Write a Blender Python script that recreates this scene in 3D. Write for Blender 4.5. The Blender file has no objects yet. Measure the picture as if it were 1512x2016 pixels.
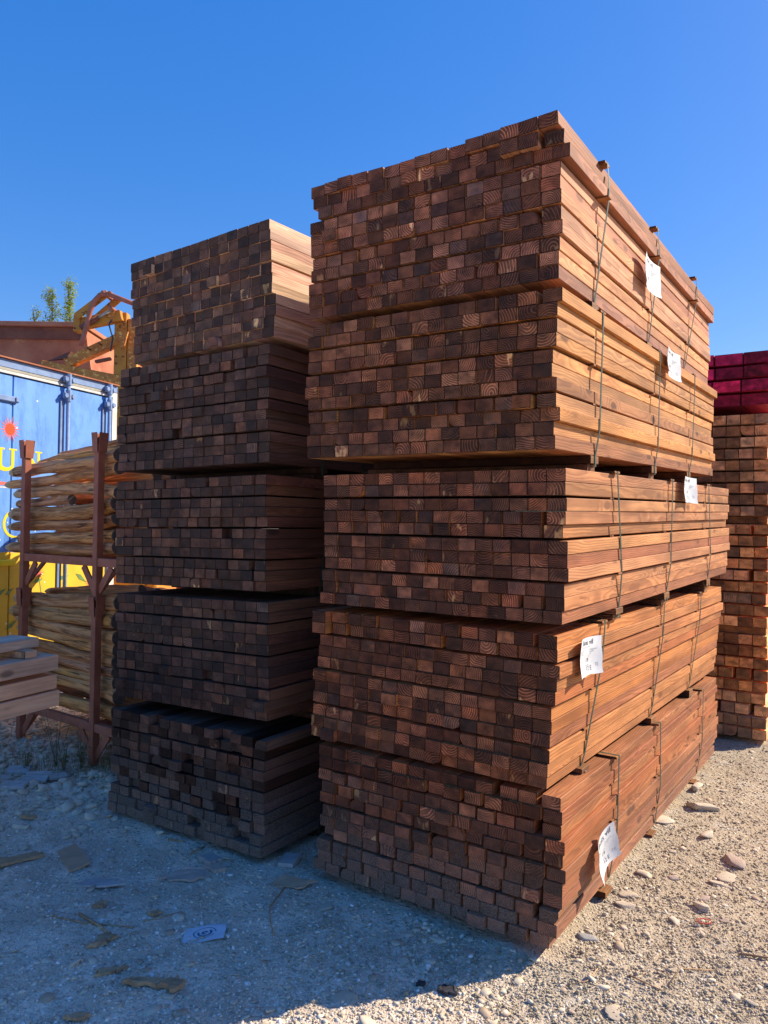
import bpy, math, random
import numpy as np
from mathutils import Vector, Matrix, Euler

random.seed(7)
rng = np.random.default_rng(11)
C = bpy.context.scene.collection
R = math.radians

# ------------------------------------------------------------------ camera
cam_d = bpy.data.cameras.new('camera')
cam = bpy.data.objects.new('camera', cam_d)
C.objects.link(cam)
cam_d.sensor_fit = 'VERTICAL'
cam_d.sensor_height = 24.0
cam_d.lens = 24.0 * 1503.58 / 2016
cam_d.clip_start = 0.05
cam_d.clip_end = 2000
cam.matrix_world = (Matrix.Translation((0, 0, 1.6)) @ Matrix.Rotation(R(90.9224), 4, 'X')
                    @ Matrix.Rotation(R(0.8077), 4, 'Z'))
bpy.context.scene.camera = cam

# ------------------------------------------------------------------ light
SUN = Vector((0.942, 0.336, 0.0)).normalized()
ELEV = R(34.5)
sun_dir = Vector((SUN.x * math.cos(ELEV), SUN.y * math.cos(ELEV), math.sin(ELEV)))
sd = bpy.data.lights.new('sun', 'SUN')
sd.energy = 2.42
sd.angle = R(0.53)
sd.color = (1.0, 0.87, 0.69)
so = bpy.data.objects.new('sun', sd)
C.objects.link(so)
so.rotation_euler = sun_dir.to_track_quat('Z', 'Y').to_euler()
so.location = (20, 9, 15)

world = bpy.data.worlds.new('World')
bpy.context.scene.world = world
world.use_nodes = True
wn = world.node_tree
wn.nodes.clear()
w_out = wn.nodes.new('ShaderNodeOutputWorld')
w_bg = wn.nodes.new('ShaderNodeBackground')
w_sky = wn.nodes.new('ShaderNodeTexSky')
w_sky.sky_type = 'NISHITA'
w_sky.sun_disc = False
w_sky.sun_elevation = ELEV
w_sky.sun_rotation = math.atan2(SUN.x, SUN.y)
w_sky.air_density = 1.0
w_sky.dust_density = 0.35
w_sky.ozone_density = 5.0
w_hsv = wn.nodes.new('ShaderNodeHueSaturation')
w_hsv.inputs['Saturation'].default_value = 1.92
w_hsv.inputs['Hue'].default_value = 0.521
w_hsv.inputs['Value'].default_value = 1.0
w_gam = wn.nodes.new('ShaderNodeGamma')
w_gam.inputs[1].default_value = 0.50
wn.links.new(w_sky.outputs[0], w_gam.inputs[0])
wn.links.new(w_gam.outputs[0], w_hsv.inputs['Color'])
wn.links.new(w_hsv.outputs[0], w_bg.inputs['Color'])
w_bg.inputs['Strength'].default_value = 0.132
wn.links.new(w_bg.outputs[0], w_out.inputs[0])

sc = bpy.context.scene
sc.view_settings.view_transform = 'Standard'
sc.view_settings.look = 'None'
sc.view_settings.gamma = 1
sc.view_settings.use_curve_mapping = False
sc.view_settings.exposure = 1.68
sc.render.engine = 'CYCLES'
sc.cycles.max_bounces = 8
sc.cycles.diffuse_bounces = 4


# ------------------------------------------------------------------ node helpers
class NT:
    def __init__(self, name):
        self.m = bpy.data.materials.new(name)
        self.m.use_nodes = True
        self.t = self.m.node_tree
        self.t.nodes.clear()
        self.out = self.t.nodes.new('ShaderNodeOutputMaterial')

    def n(self, typ, **kw):
        nd = self.t.nodes.new('ShaderNode' + typ)
        for k, v in kw.items():
            setattr(nd, k, v)
        return nd

    def put(self, sock, v):
        if isinstance(v, bpy.types.NodeSocket):
            self.t.links.new(v, sock)
        elif v is not None:
            if hasattr(sock.default_value, '__len__'):
                v = tuple(v) if hasattr(v, '__len__') else (v,) * len(sock.default_value)
                if len(sock.default_value) == 4 and len(v) == 3:
                    v = v + (1,)
            sock.default_value = v

    def math(self, op, a, b=None, c=None, clamp=False):
        nd = self.n('Math', operation=op, use_clamp=clamp)
        self.put(nd.inputs[0], a)
        if b is not None: self.put(nd.inputs[1], b)
        if c is not None: self.put(nd.inputs[2], c)
        return nd.outputs[0]

    def vmath(self, op, a, b=None):
        nd = self.n('VectorMath', operation=op)
        self.put(nd.inputs[0], a)
        if b is not None: self.put(nd.inputs[1], b)
        return nd.outputs['Value' if op in ('LENGTH', 'DOT_PRODUCT', 'DISTANCE') else 'Vector']

    def mix(self, f, a, b, blend='MIX'):
        nd = self.n('Mix', data_type='RGBA', blend_type=blend)
        self.put(nd.inputs[0], f); self.put(nd.inputs[6], a); self.put(nd.inputs[7], b)
        return nd.outputs[2]

    def noise(self, vec, scale=5.0, detail=3, rough=.55, dist=0.0, col=False):
        nd = self.n('TexNoise')
        self.put(nd.inputs['Vector'], vec)
        nd.inputs['Scale'].default_value = scale
        nd.inputs['Detail'].default_value = detail
        nd.inputs['Roughness'].default_value = rough
        nd.inputs['Distortion'].default_value = dist
        return nd.outputs['Color' if col else 'Fac']

    def smooth(self, v, a, b, c=0.0, d=1.0):
        nd = self.n('MapRange', interpolation_type='SMOOTHSTEP')
        self.put(nd.inputs[0], v)
        for i, q in enumerate((a, b, c, d)): self.put(nd.inputs[i + 1], q)
        return nd.outputs[0]

    def finish(self, color, rough=.75, height=None, strength=.3, dist=.01, metal=0, spec=.3, normal=None, extra=None):
        b = self.n('BsdfPrincipled')
        self.put(b.inputs['Base Color'], color)
        self.put(b.inputs['Roughness'], rough)
        self.put(b.inputs['Metallic'], metal)
        self.put(b.inputs['Specular IOR Level'], spec)
        if height is not None:
            bp = self.n('Bump')
            self.put(bp.inputs['Height'], height)
            bp.inputs['Strength'].default_value = strength
            bp.inputs['Distance'].default_value = dist
            self.t.links.new(bp.outputs[0], b.inputs['Normal'])
        if extra: extra(self, b)
        self.t.links.new(b.outputs[0], self.out.inputs[0])
        return self.m


def wood(name, light, dark, end, ringw=(.0052, .0065), pale=(.50, .29, .13), pale_amt=.90, knots=.58, sawn=0.0, grain=1.0):
    """Solid wood whose rings, cathedral grain and knots follow the board in depth."""
    t = NT(name)
    tc = t.n('TexCoord').outputs['Object']
    oi = t.n('ObjectInfo')
    wnz = t.n('TexWhiteNoise', noise_dimensions='1D')
    t.put(wnz.inputs['W'], t.math('MULTIPLY', oi.outputs['Random'], 917.3))
    rs = t.n('SeparateColor'); t.put(rs.inputs[0], wnz.outputs['Color'])
    r1, r2, r3 = rs.outputs
    off = t.vmath('SCALE', wnz.outputs['Color']); off.node.inputs['Scale'].default_value = 40
    P = t.vmath('ADD', tc, off)
    wob = t.vmath('SUBTRACT', t.noise(t.vmath('MULTIPLY', P, (3, 1.3, 3)), 1, 2, col=True), (.5, .5, .5))
    fine = t.vmath('SUBTRACT', t.noise(t.vmath('MULTIPLY', P, (30, 8, 30)), 1, 2, col=True), (.5, .5, .5))
    vo = t.n('TexVoronoi', feature='F1')
    t.put(vo.inputs['Vector'], t.vmath('MULTIPLY', P, (11, 4.5, 11)))
    vo.inputs['Scale'].default_value = 1
    vc = t.n('SeparateColor'); t.put(vc.inputs[0], vo.outputs['Color'])
    has = t.math('GREATER_THAN', vc.outputs[0], knots)
    kd = vo.outputs['Distance']
    halo = t.math('MULTIPLY', t.smooth(kd, .62, .08), has)
    core = t.math('MULTIPLY', t.smooth(kd, .26, .12), has)
    px = t.math('MULTIPLY_ADD', r1, .15, -.112)
    pz = t.math('MULTIPLY_ADD', r2, .15, -.05)
    pc = t.n('CombineXYZ'); t.put(pc.inputs[0], px); t.put(pc.inputs[2], pz)
    q = t.vmath('SUBTRACT', tc, pc.outputs[0])
    ws = t.vmath('MULTIPLY', wob, (.075, 0, .075))
    fs = t.vmath('MULTIPLY', fine, (.004, 0, .004))
    q = t.vmath('ADD', t.vmath('ADD', q, ws), fs)
    q = t.vmath('MULTIPLY', q, (1, 0, 1))
    rad = t.math('ADD', t.vmath('LENGTH', q), t.math('MULTIPLY', halo, .016))
    ph = t.math('DIVIDE', rad, t.math('MULTIPLY_ADD', r3, ringw[1], ringw[0]))
    fr = t.math('FRACT', ph)
    ring = t.math('MULTIPLY', t.smooth(fr, .15, .86), t.smooth(fr, 1.0, .92))
    streak = t.noise(t.vmath('MULTIPLY', P, (110, 2.6, 110)), 1, 3, .6)
    blot = t.noise(t.vmath('MULTIPLY', P, (7, 2, 7)), 1, 3, .6)
    geo = t.n('NewGeometry')
    # true end grain: the board's own long axis
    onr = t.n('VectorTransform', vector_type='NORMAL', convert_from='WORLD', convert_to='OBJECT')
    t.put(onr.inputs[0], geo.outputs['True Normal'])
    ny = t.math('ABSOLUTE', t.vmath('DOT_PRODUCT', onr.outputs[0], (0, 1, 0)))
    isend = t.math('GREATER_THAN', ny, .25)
    side = t.mix(t.math('MULTIPLY', ring, .72 * grain), light, dark)
    side = t.mix(t.math('MULTIPLY', core, .85), side, tuple(c * .42 for c in dark))
    side = t.mix(1, side, t.n('CombineColor').outputs[0] if False else t.ramp2(streak, .80, 1.18), 'MULTIPLY')
    side = t.mix(1, side, t.ramp2(blot, .66, 1.34), 'MULTIPLY')
    e2 = tuple(c * 1.9 for c in end)
    line = t.math('MULTIPLY', t.smooth(fr, .58, .86), t.smooth(fr, 1.0, .93))
    rstr = t.math('MULTIPLY', t.smooth(r2, -.5, .5), t.smooth(t.noise(t.vmath('MULTIPLY', P, (14, 5, 14)), 1, 2, .5), .22, .56))
    ed = t.mix(t.math('MULTIPLY', t.math('MULTIPLY', line, rstr), grain), tuple(c * .85 for c in end), tuple(c * 3.6 for c in end))
    check = t.noise(t.vmath('MULTIPLY', P, (90, 4, 22)), 1, 2, .5)
    ed = t.mix(t.math('MULTIPLY', t.smooth(check, .66, .74), .6), ed, tuple(c * .35 for c in end))
    ed = t.mix(t.math('MULTIPLY', t.smooth(r1, .86, .97), .4), ed, (end[1] * 1.25, end[1] * 1.3, end[1] * 1.35))
    eb = t.noise(t.vmath('MULTIPLY', P, (24, 5, 24)), 1, 2, .5)
    ed = t.mix(t.math('MULTIPLY', t.smooth(eb, .46, .68), .6), ed, e2)
    pm = t.math('MULTIPLY', t.smooth(t.noise(t.vmath('MULTIPLY', P, (34, 4, 14)), 1, 2, .5), .59, .66),
                t.math('GREATER_THAN', r3, pale_amt))
    ed = t.mix(t.math('MULTIPLY', pm, .8), ed, pale)
    rough_n = t.noise(t.vmath('MULTIPLY', P, (420, 420, 420)), 1, 2, .6)
    ed = t.mix(1, ed, t.ramp2(rough_n, .72, 1.28), 'MULTIPLY')
    wn2 = t.n('TexWhiteNoise', noise_dimensions='1D'); t.put(wn2.inputs['W'], t.math('MULTIPLY', oi.outputs['Random'], 431.7))
    ss = t.n('SeparateColor'); t.put(ss.inputs[0], wn2.outputs['Color'])
    em = t.math('MULTIPLY_ADD', t.math('POWER', ss.outputs[0], 1.6), 1.45, .42)
    cc = t.n('CombineColor'); t.put(cc.inputs[0], em); t.put(cc.inputs[1], t.math('MULTIPLY', em, t.math('MULTIPLY_ADD', ss.outputs[1], .20, .84))); t.put(cc.inputs[2], t.math('MULTIPLY', em, t.math('MULTIPLY_ADD', ss.outputs[1], .34, .66)))
    ed = t.mix(1, ed, cc.outputs[0], 'MULTIPLY')
    ed = t.mix(1, ed, t.mix(.5, oi.outputs['Color'], (1, 1, 1)), 'MULTIPLY')
    stain = t.noise(t.vmath('MULTIPLY', P, (13, 3, 19)), 1, 3, .6)
    ed = t.mix(1, ed, t.ramp2(stain, .38, 1.55), 'MULTIPLY')
    ed = t.mix(t.math('LESS_THAN', ny, .93), ed, tuple(c * .22 for c in end))  # bevel ring painted dark in place of the shade in the joints
    sk = t.noise(t.vmath('MULTIPLY', P, (9, .9, 9)), 1, 4, .6)
    side = t.mix(t.math('MULTIPLY', t.smooth(sk, .47, .66), .72), side, tuple(c * .75 for c in dark))
    crk = t.noise(t.vmath('MULTIPLY', P, (140, 1.4, 140)), 1, 2, .5)
    side = t.mix(t.math('MULTIPLY', t.smooth(crk, .70, .76), .7), side, tuple(c * .3 for c in dark))
    side = t.mix(1, side, oi.outputs['Color'], 'MULTIPLY')
    col = t.mix(isend, side, ed)
    dn = t.smooth(t.noise(t.vmath('MULTIPLY', P, (160, 90, 160)), 1, 4, .7), .42, .62)
    dust = t.math('MULTIPLY', t.math('SUBTRACT', 1, oi.outputs['Alpha']), t.math('MULTIPLY_ADD', dn, .75, .35), clamp=True)
    col = t.mix(dust, col, (.25, .215, .18))
    h = t.math('ADD', t.math('MULTIPLY', ring, -.5), t.math('MULTIPLY', streak, 1.2))
    h = t.math('ADD', h, t.math('MULTIPLY', rough_n, .35 + sawn))
    return t.finish(col, .72, h, .35, .0016, spec=.25)


def _ramp2(self, v, a, b):
    m = self.n('MapRange'); self.put(m.inputs[0], v)
    m.inputs[1].default_value = .25; m.inputs[2].default_value = .75
    m.inputs[3].default_value = a; m.inputs[4].default_value = b
    cc = self.n('CombineColor')
    for i in range(3): self.put(cc.inputs[i], m.outputs[0])
    return cc.outputs[0]
NT.ramp2 = _ramp2


def plain(name, c1, c2, scale=6, rough=.7, c3=None, t3=.6, bump=.2, bscale=60, metal=0, spec=.3, stretch=(1, 1, 1), dist=.003):
    t = NT(name)
    tc = t.n('TexCoord').outputs['Object']
    v = t.vmath('MULTIPLY', tc, stretch)
    nz = t.noise(v, scale, 5, .65)
    col = t.mix(t.smooth(nz, .35, .65), c1, c2)
    if c3:
        n3 = t.noise(t.vmath('ADD', v, (9, 4, 2)), scale * 2.3, 6, .7)
        col = t.mix(t.smooth(n3, t3, t3 + .07), col, c3)
    b = t.noise(tc, bscale, 4, .6)
    return t.finish(col, rough, b, bump, dist, metal=metal, spec=spec)


M = {}
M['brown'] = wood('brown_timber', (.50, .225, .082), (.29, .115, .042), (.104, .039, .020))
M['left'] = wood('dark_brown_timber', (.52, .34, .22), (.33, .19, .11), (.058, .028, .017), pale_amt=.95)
M['leftdark'] = wood('shaded_brown_timber', (.16, .08, .052), (.095, .045, .03), (.058, .027, .017), pale_amt=.95)  # left-stack timber again, gap shade put into darker side colours
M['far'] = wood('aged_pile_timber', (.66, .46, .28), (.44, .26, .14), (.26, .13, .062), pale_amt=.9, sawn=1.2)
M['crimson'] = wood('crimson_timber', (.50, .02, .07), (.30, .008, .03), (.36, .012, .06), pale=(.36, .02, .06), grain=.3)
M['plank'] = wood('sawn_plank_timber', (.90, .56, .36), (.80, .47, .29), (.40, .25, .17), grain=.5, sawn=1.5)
M['scrap'] = plain('scrap_wood_brown', (.55, .34, .19), (.44, .26, .14), 14, .85, bump=.6, bscale=90, stretch=(1, 4, 1))
M['bark'] = plain('bark_brown', (.55, .36, .20), (.34, .21, .12), 30, .9, bump=.8, bscale=120)
M['strap'] = plain('green_strapping', (.035, .062, .045), (.055, .085, .062), 30, .6, bump=.05, spec=.2)
M['rust'] = plain('rusty_steel', (.34, .11, .06), (.48, .19, .10), 1.6, .85, c3=(.52, .30, .14), t3=.60, bump=.4, bscale=50)
M['rust_dk'] = plain('dark_rusty_steel', (.16, .055, .035), (.24, .09, .05), 3, .85, bump=.4)
M['rack'] = plain('red_oxide_paint', (.33, .105, .058), (.40, .14, .085), 9, .6, c3=(.13, .045, .03), t3=.64, bump=.15, bscale=80)
M['yellow'] = plain('chipped_yellow_paint', (.62, .27, .03), (.50, .19, .025), 5, .6, c3=(.20, .06, .025), t3=.56, bump=.25, bscale=60)
M['yellow2'] = plain('rust_speckled_yellow', (.60, .23, .045), (.46, .15, .035), 10, .8, c3=(.85, .48, .12), t3=.54, bump=.4, bscale=80)
M['white'] = plain('grimy_white_paint', (.74, .72, .66), (.60, .57, .50), 8, .5, bump=.05)
M['grey'] = plain('grey_cladding', (.30, .29, .24), (.40, .38, .32), 8, .7)
M['bluesteel'] = plain('blue_grey_bar', (.16, .24, .42), (.22, .32, .52), 8, .5, c3=(.28, .09, .05), t3=.62, bump=.2)
M['letter'] = plain('yellow_letter_paint', (.85, .66, .01), (.80, .60, .01), 6, .5, bump=.02)
M['orange'] = plain('orange_paint', (.85, .075, .01), (.80, .06, .01), 6, .5, bump=.02)
M['pink'] = plain('pink_red_paint', (.80, .16, .13), (.72, .12, .10), 6, .5, bump=.02)
M['leafpaint'] = plain('green_leaf_paint', (.12, .22, .07), (.16, .28, .10), 6, .5, bump=.02)
M['ink'] = plain('grey_ink', (.10, .11, .13), (.14, .15, .17), 30, .6, bump=0)
M['inkpale'] = plain('faint_ink', (.40, .42, .45), (.5, .52, .55), 30, .6, bump=0)
M['flyer'] = plain('pale_blue_paper', (.62, .70, .78), (.70, .76, .82), 20, .6, bump=.1)
M['flyerink'] = plain('flyer_print', (.10, .14, .20), (.16, .2, .28), 20, .6, bump=0)
M['tile'] = plain('grey_fibre_cement', (.40, .37, .35), (.50, .47, .44), 20, .9, bump=.4, bscale=100)
M['board'] = plain('brown_fibreboard', (.50, .31, .19), (.58, .37, .23), 9, .85, bump=.4, bscale=200)
M['dkgrey'] = plain('dark_plastic_scrap', (.03, .03, .035), (.06, .06, .07), 9, .6)
M['redtape'] = plain('faded_red_plastic', (.55, .12, .08), (.45, .09, .07), 9, .5)
M['trunk'] = plain('sapling_bark', (.16, .13, .08), (.22, .18, .11), 12, .9)


def leaf_mat(name, a, b):
    t = NT(name)
    g = t.n('NewGeometry').outputs['Random Per Island']
    col = t.mix(g, a, b)
    def ex(t, bs):
        bs.inputs['Transmission Weight'].default_value = 0
        bs.inputs['Subsurface Weight'].default_value = 0
    p = t.n('BsdfPrincipled'); t.put(p.inputs['Base Color'], col); p.inputs['Roughness'].default_value = .55
    tr = t.n('BsdfTranslucent'); t.put(tr.inputs[0], col)
    ms = t.n('MixShader'); ms.inputs[0].default_value = .35
    t.t.links.new(p.outputs[0], ms.inputs[1]); t.t.links.new(tr.outputs[0], ms.inputs[2])
    t.t.links.new(ms.outputs[0], t.out.inputs[0])
    return t.m
M['leaf'] = leaf_mat('sapling_leaves', (.26, .36, .06), (.48, .54, .10))
M['weed'] = leaf_mat('weeds', (.14, .17, .06), (.42, .36, .18))
M['ivy'] = leaf_mat('dark_leaves', (.04, .09, .02), (.10, .16, .04))


def mat_log():
    t = NT('weathered_log')
    tc = t.n('TexCoord').outputs['Object']
    oi = t.n('ObjectInfo')
    off = t.n('CombineXYZ'); t.put(off.inputs[0], t.math('MULTIPLY', oi.outputs['Random'], 60))
    P = t.vmath('ADD', tc, off.outputs[0])
    s1 = t.noise(t.vmath('MULTIPLY', P, (2.2, 34, 34)), 1, 5, .7, .6)
    s2 = t.noise(t.vmath('MULTIPLY', P, (1.5, 9, 9)), 1, 4, .6)
    col = t.mix(t.smooth(s2, .3, .7), (.84, .37, .115), (.64, .35, .19))
    col = t.mix(t.math('MULTIPLY', t.smooth(s1, .42, .62), .85), col, (.27, .11, .045))
    crack = t.noise(t.vmath('MULTIPLY', P, (3, 70, 70)), 1, 2, .5)
    col = t.mix(t.math('MULTIPLY', t.smooth(crack, .66, .72), .8), col, (.05, .03, .02))
    col = t.mix(1, col, oi.outputs['Color'], 'MULTIPLY')
    h = t.math('SUBTRACT', s1, t.smooth(crack, .62, .72))
    return t.finish(col, .8, h, 1.0, .012, spec=.2)
M['log'] = mat_log()
M['logend'] = plain('log_sawn_end', (.10, .075, .06), (.17, .12, .09), 40, .9, bump=.5, bscale=120)
M['logtip'] = plain('log_hewn_tip', (.66, .44, .22), (.55, .36, .18), 20, .8, bump=.4, stretch=(1, 4, 4))


def mat_stone(name, a, b, c):
    t = NT(name)
    tc = t.n('TexCoord').outputs['Object']
    g = t.n('NewGeometry').outputs['Random Per Island']
    oi = t.n('ObjectInfo').outputs['Random']
    k = t.math('FRACT', t.math('ADD', g, oi))
    col = t.mix(k, a, b)
    col = t.mix(t.math('GREATER_THAN', k, .87), col, c)
    nz = t.noise(tc, 45, 4, .65)
    col = t.mix(1, col, t.ramp2(nz, .82, 1.16), 'MULTIPLY')
    return t.finish(col, .88, nz, .5, .004, spec=.2)
M['gravel'] = mat_stone('gravel_grains', (.34, .28, .19), (.62, .51, .36), (.76, .67, .52))
M['grit'] = mat_stone('pale_grit', (.52, .45, .36), (.76, .69, .58), (.88, .84, .78))  # left-hand grains, colour raised to brighten the shaded ground
M['rock'] = mat_stone('limestone', (.58, .47, .34), (.72, .61, .46), (.48, .36, .25))
M['rockpink'] = mat_stone('pinkish_limestone', (.50, .38, .30), (.56, .44, .36), (.44, .33, .26))
M['rockgrey'] = mat_stone('grey_cobble', (.33, .31, .29), (.42, .40, .37), (.27, .26, .25))


def mat_ground():
    t = NT('dusty_limestone_yard')
    P = t.n('TexCoord').outputs['Object']
    big = t.noise(P, .9, 4, .6)
    mid = t.noise(P, 5, 5, .65)
    fin = t.noise(P, 60, 4, .7)
    col = t.mix(t.smooth(big, .35, .65), (.56, .46, .325), (.48, .385, .26))
    col = t.mix(t.math('MULTIPLY', t.smooth(mid, .55, .70), .6), col, (.56, .52, .455))
    col = t.mix(t.math('MULTIPLY', t.smooth(mid, .44, .32), .5), col, (.35, .29, .22))
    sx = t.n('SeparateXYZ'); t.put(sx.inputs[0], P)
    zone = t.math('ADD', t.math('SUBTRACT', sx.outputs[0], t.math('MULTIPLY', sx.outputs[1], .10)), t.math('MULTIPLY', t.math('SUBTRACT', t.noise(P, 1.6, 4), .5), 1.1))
    col = t.mix(t.smooth(zone, .55, -.15), col, t.mix(t.smooth(mid, .40, .66), (.70, .55, .40), (.92, .77, .60)))  # left side paler: compacted dust, lightened further to lift the stacks' shade
    # grains of several sizes pressed into the surface
    hs = None
    for s, w in ((38, 1.0), (85, .7), (170, .4)):
        v = t.n('TexVoronoi', feature='F1'); t.put(v.inputs['Vector'], P); v.inputs['Scale'].default_value = s
        sepc = t.n('SeparateColor'); t.put(sepc.inputs[0], v.outputs['Color'])
        pick = t.smooth(sepc.outputs[0], .45, .55)
        dome = t.math('MULTIPLY', t.smooth(v.outputs['Distance'], .55, .1), pick)
        col = t.mix(t.math('MULTIPLY', dome, .55), col, t.mix(sepc.outputs[1], (.30, .26, .21), (.66, .61, .53)))
        k = t.math('MULTIPLY', dome, w)
        hs = k if hs is None else t.math('ADD', hs, k)
    col = t.mix(1, col, t.ramp2(fin, .80, 1.20), 'MULTIPLY')
    h = t.math('ADD', t.math('ADD', hs, fin), t.math('MULTIPLY', mid, 1.5))
    return t.finish(col, .95, h, .8, .009, spec=.1)
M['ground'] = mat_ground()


def mat_container():
    t = NT('container_paint')
    P = t.n('TexCoord').outputs['Object']
    sp = t.n('SeparateXYZ'); t.put(sp.inputs[0], P)
    nz = t.noise(t.vmath('MULTIPLY', P, (3, 3, .9)), 2, 6, .7)
    blue = t.mix(t.smooth(nz, .42, .68), (.125, .32, .72), (.045, .16, .54))
    blue = t.mix(t.math('MULTIPLY', t.smooth(t.noise(P, 1.3, 3), .45, .7), .5), blue, (.18, .40, .78))
    yel = t.mix(t.smooth(t.noise(P, 3, 4), .4, .7), (.80, .52, .03), (.68, .42, .03))
    edge = t.math('ADD', sp.outputs[2], t.math('MULTIPLY', t.math('SUBTRACT', t.noise(P, 2.2, 2), .5), .12))
    col = t.mix(t.math('LESS_THAN', edge, 1.33), blue, yel)
    v = t.n('TexVoronoi', feature='F1'); t.put(v.inputs['Vector'], P); v.inputs['Scale'].default_value = 9
    dots = t.math('LESS_THAN', v.outputs['Distance'], .075)
    col = t.mix(dots, col, (.75, .78, .80))
    ru = t.noise(t.vmath('MULTIPLY', P, (7, 7, 2.5)), 2, 6, .75)
    col = t.mix(t.smooth(ru, .70, .74), col, (.33, .16, .11))
    return t.finish(col, .55, nz, .25, .01, spec=.4)
M['container'] = mat_container()


def mat_paper():
    t = NT('white_label_paper')
    P = t.n('TexCoord').outputs['Object']
    return t.finish(t.mix(t.noise(P, 12, 2), (.80, .80, .79), (.72, .72, .72)), .55, t.noise(P, 30, 2), .1, .003)
M['paper'] = mat_paper()


# ------------------------------------------------------------------ mesh helpers
class MB:
    def __init__(self):
        self.v = []; self.f = []; self.mi = []

    def add(self, vs, fs, mi=0):
        b = len(self.v)
        self.v += [tuple(p) for p in vs]
        self.f += [tuple(b + i for i in q) for q in fs]
        self.mi += [mi] * len(fs)

    def box(self, a, b, mi=0, bev=0.0, mat=None):
        x0, y0, z0 = a; x1, y1, z1 = b
        if bev <= 0:
            vs = [(x0, y0, z0), (x1, y0, z0), (x1, y1, z0), (x0, y1, z0), (x0, y0, z1), (x1, y0, z1), (x1, y1, z1), (x0, y1, z1)]
            fs = [(0, 3, 2, 1), (4, 5, 6, 7), (0, 1, 5, 4), (1, 2, 6, 5), (2, 3, 7, 6), (3, 0, 4, 7)]
        else:
            e = bev
            vs, fs = chamfer_box(a, b, e)
        if mat is not None: vs = [mat @ Vector(p) for p in vs]
        self.add(vs, fs, mi)

    def beam(self, p, q, w, h, mi=0, up=(0, 0, 1), bev=0.0):
        p = Vector(p); q = Vector(q); d = q - p; L = d.length; d.normalize()
        u = Vector(up); s = d.cross(u)
        if s.length < 1e-4: s = d.cross(Vector((0, 1, 0)))
        s.normalize(); u = s.cross(d)
        m = Matrix((( s.x, d.x, u.x, p.x), (s.y, d.y, u.y, p.y), (s.z, d.z, u.z, p.z), (0, 0, 0, 1)))
        self.box((-w / 2, 0, -h / 2), (w / 2, L, h / 2), mi, bev, m)

    def tube(self, pts, r, n=8, mi=0, cap=True, rs=None):
        pts = [Vector(p) for p in pts]
        rings = []; prev = None
        for i, p in enumerate(pts):
            d = (pts[min(i + 1, len(pts) - 1)] - pts[max(i - 1, 0)]).normalized()
            a = d.cross(Vector((0, 0, 1)))
            if a.length < 1e-3: a = d.cross(Vector((0, 1, 0)))
            a.normalize()
            if prev and a.dot(prev) < 0: a = -a
            prev = a
            b = d.cross(a)
            rr = rs[i] if rs else r
            rings.append([p + (a * math.cos(2 * math.pi * k / n) + b * math.sin(2 * math.pi * k / n)) * rr for k in range(n)])
        vs = [p for g in rings for p in g]; fs = []
        for i in range(len(rings) - 1):
            for k in range(n):
                a0 = i * n + k; a1 = i * n + (k + 1) % n
                fs.append((a0, a1, a1 + n, a0 + n))
        if cap:
            fs.append(tuple(range(n))[::-1]); fs.append(tuple(range((len(rings) - 1) * n, len(rings) * n)))
        self.add(vs, fs, mi)

    def prism(self, poly, m, depth, mi=0):
        """poly in (a,b), extruded 'depth' along local third axis of matrix m"""
        n = len(poly)
        vs = [m @ Vector((a, b, 0)) for a, b in poly] + [m @ Vector((a, b, depth)) for a, b in poly]
        fs = [tuple(range(n))[::-1], tuple(range(n, 2 * n))] + [(i, (i + 1) % n, n + (i + 1) % n, n + i) for i in range(n)]
        self.add(vs, fs, mi)

    def mesh(self, name, mats):
        me = bpy.data.meshes.new(name)
        me.from_pydata(self.v, [], self.f)
        for m in (mats if isinstance(mats, (list, tuple)) else [mats]): me.materials.append(m)
        if any(self.mi): me.polygons.foreach_set('material_index', self.mi)
        me.update()
        return me

    def build(self, name, mats, parent=None, loc=None, smooth=False):
        me = self.mesh(name, mats)
        if smooth: me.polygons.foreach_set('use_smooth', [True] * len(me.polygons))
        return link(name, me, parent, loc)


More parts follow.
